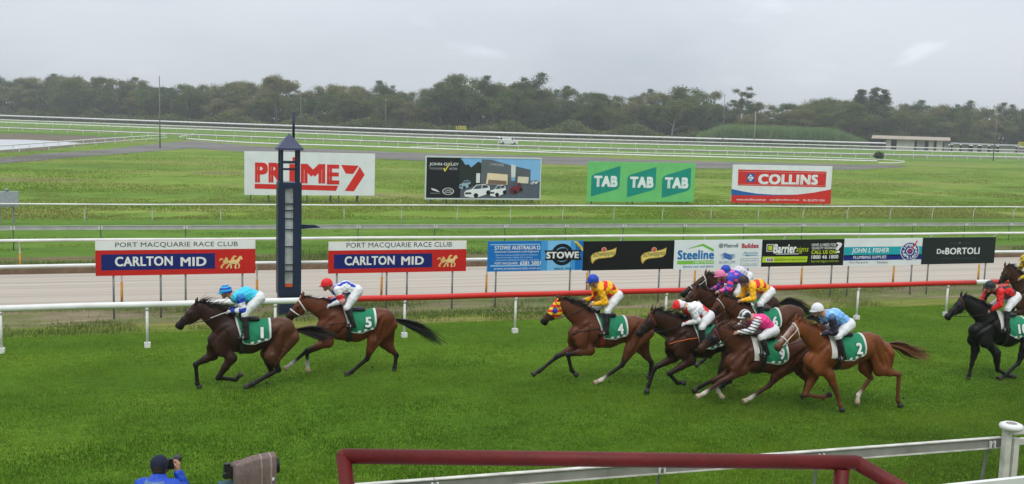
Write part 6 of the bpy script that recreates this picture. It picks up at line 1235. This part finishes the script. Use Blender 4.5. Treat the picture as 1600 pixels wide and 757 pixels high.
shed('stable_shed', 'long low white stable shed with a tan roof in front of the right woods', 1384, 1482, 4.3, 5.6, [(1392, 1401), (1429, 1432.5), (1445, 1451), (1459, 1463.5), (1473, 1475.5)], m_roof, over=6)
shed('stable_shed', 'flat pale stable block with dark openings right of the tan-roofed shed', 1484, 1592, 3.0, 3.5, [(1485.5, 1489), (1499.5, 1503), (1514, 1521), (1528, 1534.5), (1544, 1548), (1558, 1562), (1587, 1590)], m_shed2, 6.0, 0.2)
# white van
g = G(793, 226.5); vn = empty('van', (g[0], g[1], 0)); tag(vn, 'white delivery van parked between the far rails', 'van'); vn.scale = (1.12, 1.12, 1.12); m_van = mat('van_paint', (0.72, 0.73, 0.74), rough=0.3, var=0.04, coat=0.3); m_glass = mat('van_glass', (0.02, 0.024, 0.028), rough=0.08)
MB().prism([(-2.45, 0.35), (2.35, 0.35), (2.55, 0.6), (2.5, 0.95), (1.75, 1.15), (1.15, 1.95), (0.9, 2.05), (-2.3, 2.05), (-2.5, 1.8)], -0.92, 0.92).build('body', m_van, vn)
for y_ in (-0.924, 0.924): MB().prism([(0.75, 1.2), (1.55, 1.2), (1.05, 1.82), (0.75, 1.82)], y_ - 0.004, y_ + 0.004).build('side_window', m_glass, vn)
b = MB(); b.poly([(1.76, -0.82, 1.19), (1.76, 0.82, 1.19), (1.19, 0.75, 1.93), (1.19, -0.75, 1.93)]); b.build('windscreen', m_glass, vn); MB().box(-2.51, -2.46, -0.7, 0.7, 1.15, 1.75).build('rear_window', m_glass, vn); MB().prism([(-2.38, 1.25), (-1.75, 1.25), (-1.75, 1.8), (-2.3, 1.8)], -0.93, -0.925).build('rear_side_window', m_glass, vn)
V_, F_ = text_pts('ELECTRICAL', 0.0); mn, mx = V_.min(0), V_.max(0); me = bpy.data.meshes.new('door_lettering'); me.from_pydata([(-1.3 + (p[0] - mn[0]) / (mx[0] - mn[0]) * 1.6, -0.93, 1.5 + (p[1] - mn[1]) / (mx[1] - mn[1]) * 0.2) for p in V_], [], F_); link('door_lettering', me, m_galv, vn)
for x_ in (-1.55, 1.6):
    for y_ in (-0.85, 0.85):
        wh = MB().tube([(x_, y_ - 0.12, 0.34), (x_, y_ + 0.12, 0.34)], 0.34, 16).build('wheel', m_leather, vn); MB().tube([(x_, y_ - 0.13, 0.34), (x_, y_ + 0.13, 0.34)], 0.19, 12).build('rim', m_galv, wh)
for y_ in (-0.7, 0.7): MB().box(2.47, 2.53, y_ - 0.15, y_ + 0.15, 0.72, 0.9).build('headlight', m_glass, vn); MB().box(-2.505, -2.47, y_ - 0.1, y_ + 0.1, 0.8, 1.1).build('tail_light', m_tack_red, vn)
m_yel = mat('sign_yellow', S(232, 224, 60), rough=0.5, var=0.05)
def dist_sign(txt, px, py, hpx, label, rr):
    g = PR(px, py, rr); r_ = empty('distance_sign', (g[0], g[1], 0)); tag(r_, label, 'sign'); r_.rotation_euler = (0, 0, math.atan2(g[1], g[0]) - math.pi / 2); h_ = hpx * rr / 1600; V_, F_ = text_pts(txt, 0.0); mn, mx = V_.min(0), V_.max(0); w_ = h_ * (mx[0] - mn[0]) / (mx[1] - mn[1]) * 1.0
    me = bpy.data.meshes.new('numerals'); me.from_pydata([((p[0] - mn[0]) / (mx[0] - mn[0]) * w_ - w_ / 2, -0.12 - p[2] * 0.01, g[2] - h_ / 2 + (p[1] - mn[1]) / (mx[1] - mn[1]) * h_) for p in V_], [], F_); link('numerals', me, m_yel, r_)
    for zz in (-0.35, 0.3): MB().box(-w_ * 0.5, w_ * 0.5, -0.06, 0.06, g[2] + h_ * zz - 0.06, g[2] + h_ * zz + 0.06).build('back_bar', m_dark_post, r_)
    for a in (-0.4, 0.4): MB().box(a * w_ - 0.1, a * w_ + 0.1, 0.07, 0.2, 0, g[2] + h_ * 0.3).build('leg', m_pole, r_)
    MB().box(-w_ * 0.45, w_ * 0.45, -0.1, -0.05, g[2] - h_ * 1.1, g[2] - h_ * 0.76).build('name_strip', m_shed, r_)
dist_sign('1000', 720.5, 199.8, 6.2, 'yellow distance numerals reading one thousand at the foot of the woods', 436)
dist_sign('00', 1595, 225, 5.5, 'yellow distance numerals cut off at the right edge', 420)
# ------------------------------------------------------------------ rainy air
hz = MB(); hz.box(-1560, 2060, -260, 2560, -1.0, 62); hzo = hz.build('haze', None); hzo['kind'] = 'stuff'; hzo['label'] = 'thin rainy haze over the whole course'
hm_ = bpy.data.materials.new('haze'); hm_.use_nodes = True; hn_ = hm_.node_tree; hn_.nodes.remove(hn_.nodes['Principled BSDF']); pv = hn_.nodes.new('ShaderNodeVolumePrincipled'); pv.inputs['Color'].default_value = (0.90, 0.93, 0.96, 1); pv.inputs['Density'].default_value = 0.00034; pv.inputs['Anisotropy'].default_value = 0.2; hn_.links.new(pv.outputs[0], hn_.nodes['Material Output'].inputs['Volume']); hzo.data.materials.append(hm_)
# ================================================================== photographer and covered television camera by the home rail
def build_photographer():
    top = G(246, 715, 1.79); org = v3(top[0], top[1], 0); root = empty('person', org); tag(root, 'photographer in navy cap and blue rain jacket seen from behind, camera at the eye', 'photographer')
    f = v3(0.30, 0.954, 0); r = v3(0.954, -0.30, 0); u = v3(0, 0, 1); q = lambda a, b_, c: r * a + f * b_ + u * c    # right, forward, up
    NV, BL, GR, JN = S(28, 32, 52), S(30, 72, 176), S(96, 122, 150), (0.03, 0.035, 0.05)
    hc = q(0, 0.07, 1.655); skin = SKIN * 0.95; body = [pr(q(0, 0, 0.95), q(0, 0, 1.42), 0.12, 0.12, 1.0, 0.05, skin), pr(q(0, 0.03, 1.45), hc - u * 0.06, 0.058, 0.055, 1, 0.03, skin)]; jac, jn, bt = [], [], []; wr = {}
    for sg in (-1, 1):
        sh = q(sg * 0.19, 0.0, 1.42); el = q(sg * 0.30, 0.20, 1.27); w_ = q(sg * 0.12 + 0.06, 0.20, 1.56) if sg > 0 else q(0.0, 0.30, 1.52); wr[sg] = (el, w_)
        body += [pr(sh, el, 0.05, 0.04, 1, 0.03, skin), pr(el, w_, 0.04, 0.03, 1, 0.02, skin), pr(q(sg * 0.10, 0, 0.92), q(sg * 0.12, 0.02, 0.48), 0.085, 0.06, 1, 0.03, skin), pr(q(sg * 0.12, 0.02, 0.48), q(sg * 0.13, 0, 0.09), 0.055, 0.04, 1, 0.03, skin)]
        jac += [pr(q(sg * 0.06, -0.01, 1.44), sh, 0.085, 0.085, 1, 0.05, BL), pr(sh, el, 0.082, 0.066, 1, 0.04, BL), pr(el, lerp(el, w_, 0.86), 0.064, 0.05, 1, 0.03, BL)]
        jn += [pr(q(sg * 0.09, 0, 0.95), q(sg * 0.12, 0.02, 0.5), 0.115, 0.08, 1, 0.04), pr(q(sg * 0.12, 0.02, 0.5), q(sg * 0.13, 0, 0.10), 0.08, 0.065, 1, 0.03)]
        bt += [pr(q(sg * 0.13, -0.02, 0.07), q(sg * 0.14, 0.16, 0.05), 0.055, 0.045, 1, 0.03)]
    jac += [pr(q(0, 0, 0.98), q(0, -0.02, 1.22), 0.17, 0.18, 1.0, 0.05, BL), pr(q(0, -0.02, 1.2), q(0, -0.02, 1.40), 0.18, 0.14, 1.1, 0.05, BL), pr(q(0, 0.0, 1.44), q(0, 0.02, 1.51), 0.10, 0.085, 1, 0.04, BL)]
    def panel(V, h): return None
    Bd = Body(body, 0.018); V, F_ = Bd.surface(); parts = [(V, F_, Bd.colors(V))]
    for sg in (-1, 1):
        el, w_ = wr[sg]; fd = q(0, 0.25, 1.0) if sg > 0 else q(0.5, 0.6, 0.6); fd = fd / np.linalg.norm(fd); up = -r if sg > 0 else -u; up = up - fd * (up @ fd); up /= np.linalg.norm(up); Hb = Body(hand_prims(w_, fd, -up if sg > 0 else up, np.cross(fd, up), skin), 0.006); v_, f_ = Hb.surface(); parts.append((v_, f_, Hb.colors(v_)))
    Hd = Body(head_prims(hc, f, u, skin, 0.088), 0.009); v_, f_ = Hd.surface(); parts.append((v_, f_, Hd.colors(v_, 0.006))); hair = v_
    Vm, Fm, Cm = merge(parts); link('body', np_mesh('body', Vm, Fm, Cm, True), m_skin, root)
    Jb = Body(jac, 0.014, 0.008, (), 0.007); V, F_ = Jb.surface(); C_ = np.tile(np.array(BL), (len(V), 1)); a = V @ r; bk = V @ f; m_ = (np.abs(a + 0.01) < 0.135 - 0.35 * (V[:, 2] - 1.47)) & (V[:, 2] < 1.515) & (V[:, 2] > 1.1) & (bk < 0.03); C_[m_] = GR; link('rain_jacket', np_mesh('rain_jacket', V, F_, C_, True), m_silk, root)
    V, F_ = Body(jn, 0.02).surface(); link('trousers', np_mesh('trousers', V, F_, None, True), mat('dark_trousers', JN, rough=0.9), root)
    V, F_ = Body(bt, 0.016).surface(); link('shoes', np_mesh('shoes', V, F_, None, True), m_leather, root)
    Hr = Body([pr(hc + u * 0.0 - f * 0.02, hc - u * 0.03 - f * 0.025, 0.094, 0.085, 1, 0.03)], 0.012, 0, [(hc - u * 0.085, -u), (hc + f * 0.035, f)]); V, F_ = Hr.surface(); link('hair', np_mesh('hair', V, F_, None, True), mat('short_hair', (0.03, 0.022, 0.017), rough=0.8, bump=0.5, bscale=60), root)
    Cb = Body([pr(hc + u * 0.035, hc + u * 0.015, 0.108, 0.11, 1, 0.03)], 0.010, 0, [(hc - u * 0.02, -u)]); V, F_ = Cb.surface(); cp = link('cap', np_mesh('cap', V, F_, None, True), mat('navy_cap', NV, rough=0.85, bump=0.2, bscale=40), root)
    Pk = Body([pr(hc + f * 0.09 - u * 0.0 - r * 0.04, hc + f * 0.17 - u * 0.015 - r * 0.03, 0.03, 0.025, 1, 0.02), pr(hc + f * 0.09 + r * 0.04, hc + f * 0.17 - u * 0.015 + r * 0.03, 0.03, 0.025, 1, 0.02)], 0.01, 0, []); V, F_ = Pk.surface(); V[:, 2] = (V[:, 2] - hc[2]) * 0.35 + hc[2]; link('cap_peak', np_mesh('cap_peak', V, F_, None, True), _M['navy_cap'], cp)
    st = [q(0.095 * math.sin(t), -0.095 * math.cos(t) + 0.02, 1.505 - 0.02 * math.cos(t)) for t in np.linspace(-1.9, 1.9, 15)]; MB().tube(st, 0.014, 6, flat=0.4).build('camera_strap', mat('tan_strap', (0.16, 0.12, 0.06), rough=0.8), root)
    # the camera is held, a thing of its own
    c0 = org + q(0.10, 0.235, 1.625); ce = empty('photo_camera', c0); tag(ce, 'black camera with long lens held up by the photographer', 'camera'); ce.rotation_euler = (0, 0, math.atan2(f[1], f[0]) - math.pi / 2)
    b = MB(); b.box(-0.075, 0.075, -0.035, 0.035, -0.055, 0.04); b.box(-0.03, 0.03, -0.03, 0.03, 0.04, 0.075); b.box(0.05, 0.078, -0.035, 0.055, -0.055, 0.035); b.build('camera_body', m_leather, ce); MB().tube([(0, 0.035, -0.01), (0, 0.14, -0.01), (0, 0.15, -0.01), (0, 0.26, -0.01)], [0.04, 0.04, 0.05, 0.055], 14).build('lens', m_leather, ce); MB().lathe([(0, 0), (0.022, 0), (0.022, 0.012), (0, 0.014)], (0.05, 0, 0.04), 10).build('dial', m_galv, ce)
build_photographer()
def build_tv_camera():
    g = G(392, 712, 1.74); org = v3(g[0], g[1], 0); root = empty('television_camera', org); tag(root, 'television camera on a tripod wrapped in a taupe towel', 'camera'); root.rotation_euler = (0, 0, 0.10)
    MB().box(-0.22, 0.22, -0.09, 0.09, 1.42, 1.66).build('housing', m_leather, root); MB().tube([(0.22, 0, 1.56), (0.33, 0, 1.575), (0.345, 0, 1.575)], [0.085, 0.10, 0.105], 18).build('lens', m_leather, root)
    vf = MB().box(-0.34, -0.24, -0.10, 0.0, 1.50, 1.66).build('viewfinder', m_leather, root); MB().tube([(-0.30, -0.05, 1.66), (-0.30, -0.05, 1.69)], 0.04, 10).build('hood', m_leather, vf); MB().tube([(-0.32, -0.10, 1.55), (-0.32, -0.135, 1.55)], [0.05, 0.04], 12).build('eyepiece', m_leather, vf); MB().tube([(-0.1, 0, 1.36), (-0.38, -0.08, 1.40), (-0.55, -0.12, 1.3)], 0.018, 8).build('pan_handle', m_leather, root)
    MB().box(-0.40, -0.20, -0.12, 0.06, 1.33, 1.43).build('rain_cover', mat('teal_cover', S(44, 84, 96), rough=0.6), root)
    MB().box(-0.1, 0.1, -0.08, 0.08, 1.28, 1.419).build('tripod_head', m_leather, root)
    for a in (0.5, 2.6, 4.7): MB().tube([(0.04 * math.cos(a), 0.04 * math.sin(a), 1.3), (0.5 * math.cos(a), 0.5 * math.sin(a), 0)], [0.025, 0.018], 8).build('tripod_leg', m_galv, root)
    nu, nv = 60, 56; V, C_ = [], []; L = [(-0.135, 1.22), (-0.13, 1.58), (-0.10, 1.70), (0.0, 1.725), (0.10, 1.70), (0.13, 1.58), (0.135, 1.28)]; cy, cz = np.array([p[0] for p in L]), np.array([p[1] for p in L]); cum = np.concatenate([[0], np.cumsum(np.hypot(np.diff(cy), np.diff(cz)))]); cum /= cum[-1]
    for i in range(nu):
        x = -0.235 + 0.535 * i / (nu - 1); roll = 0.0
        for j in range(nv):
            t = j / (nv - 1); y_, z_ = np.interp(t, cum, cy), np.interp(t, cum, cz); fold = 0.012 * math.sin(x * 34 + 2.0 * t) * (abs(t - 0.5) * 2) + 0.006 * math.sin(x * 71 + t * 9); sgn = -1 if t < 0.5 else 1
            e = max(0, 1 - (x + 0.235) / 0.11); z2 = z_ + 0.02 * math.sin(x * 7 + 1) + 0.03 * e * math.sin(min(1, (x + 0.235) / 0.11) * 3.1) + 0.045 * (x / 0.3) - 0.02; y2 = y_ + sgn * fold - sgn * 0.012 * e
            V.append((x, y2, z2)); c = np.array(S(122, 104, 98)); 
            if 0.105 < x < 0.125 or 0.225 < x < 0.24: c = np.array(S(158, 142, 134))
            C_.append(c)
    Fq = [(i * nv + j, (i + 1) * nv + j, (i + 1) * nv + j + 1, i * nv + j + 1) for i in range(nu - 1) for j in range(nv - 1)]; o = link('towel', np_mesh('towel', np.array(V), np.array(Fq), np.array(C_), True), mat('towel_terry', rough=0.95, var=0.2, scale=25, attr='Col', bump=0.8, bscale=120), None, org); o.rotation_euler = (0, 0, 0.10)
    tag(o, 'damp taupe towel with pale stripes draped over the television camera', 'towel'); MB().box(0.235, 0.262, -0.168, -0.160, 1.44, 1.475).build('care_tag', m_num, o)
build_tv_camera()
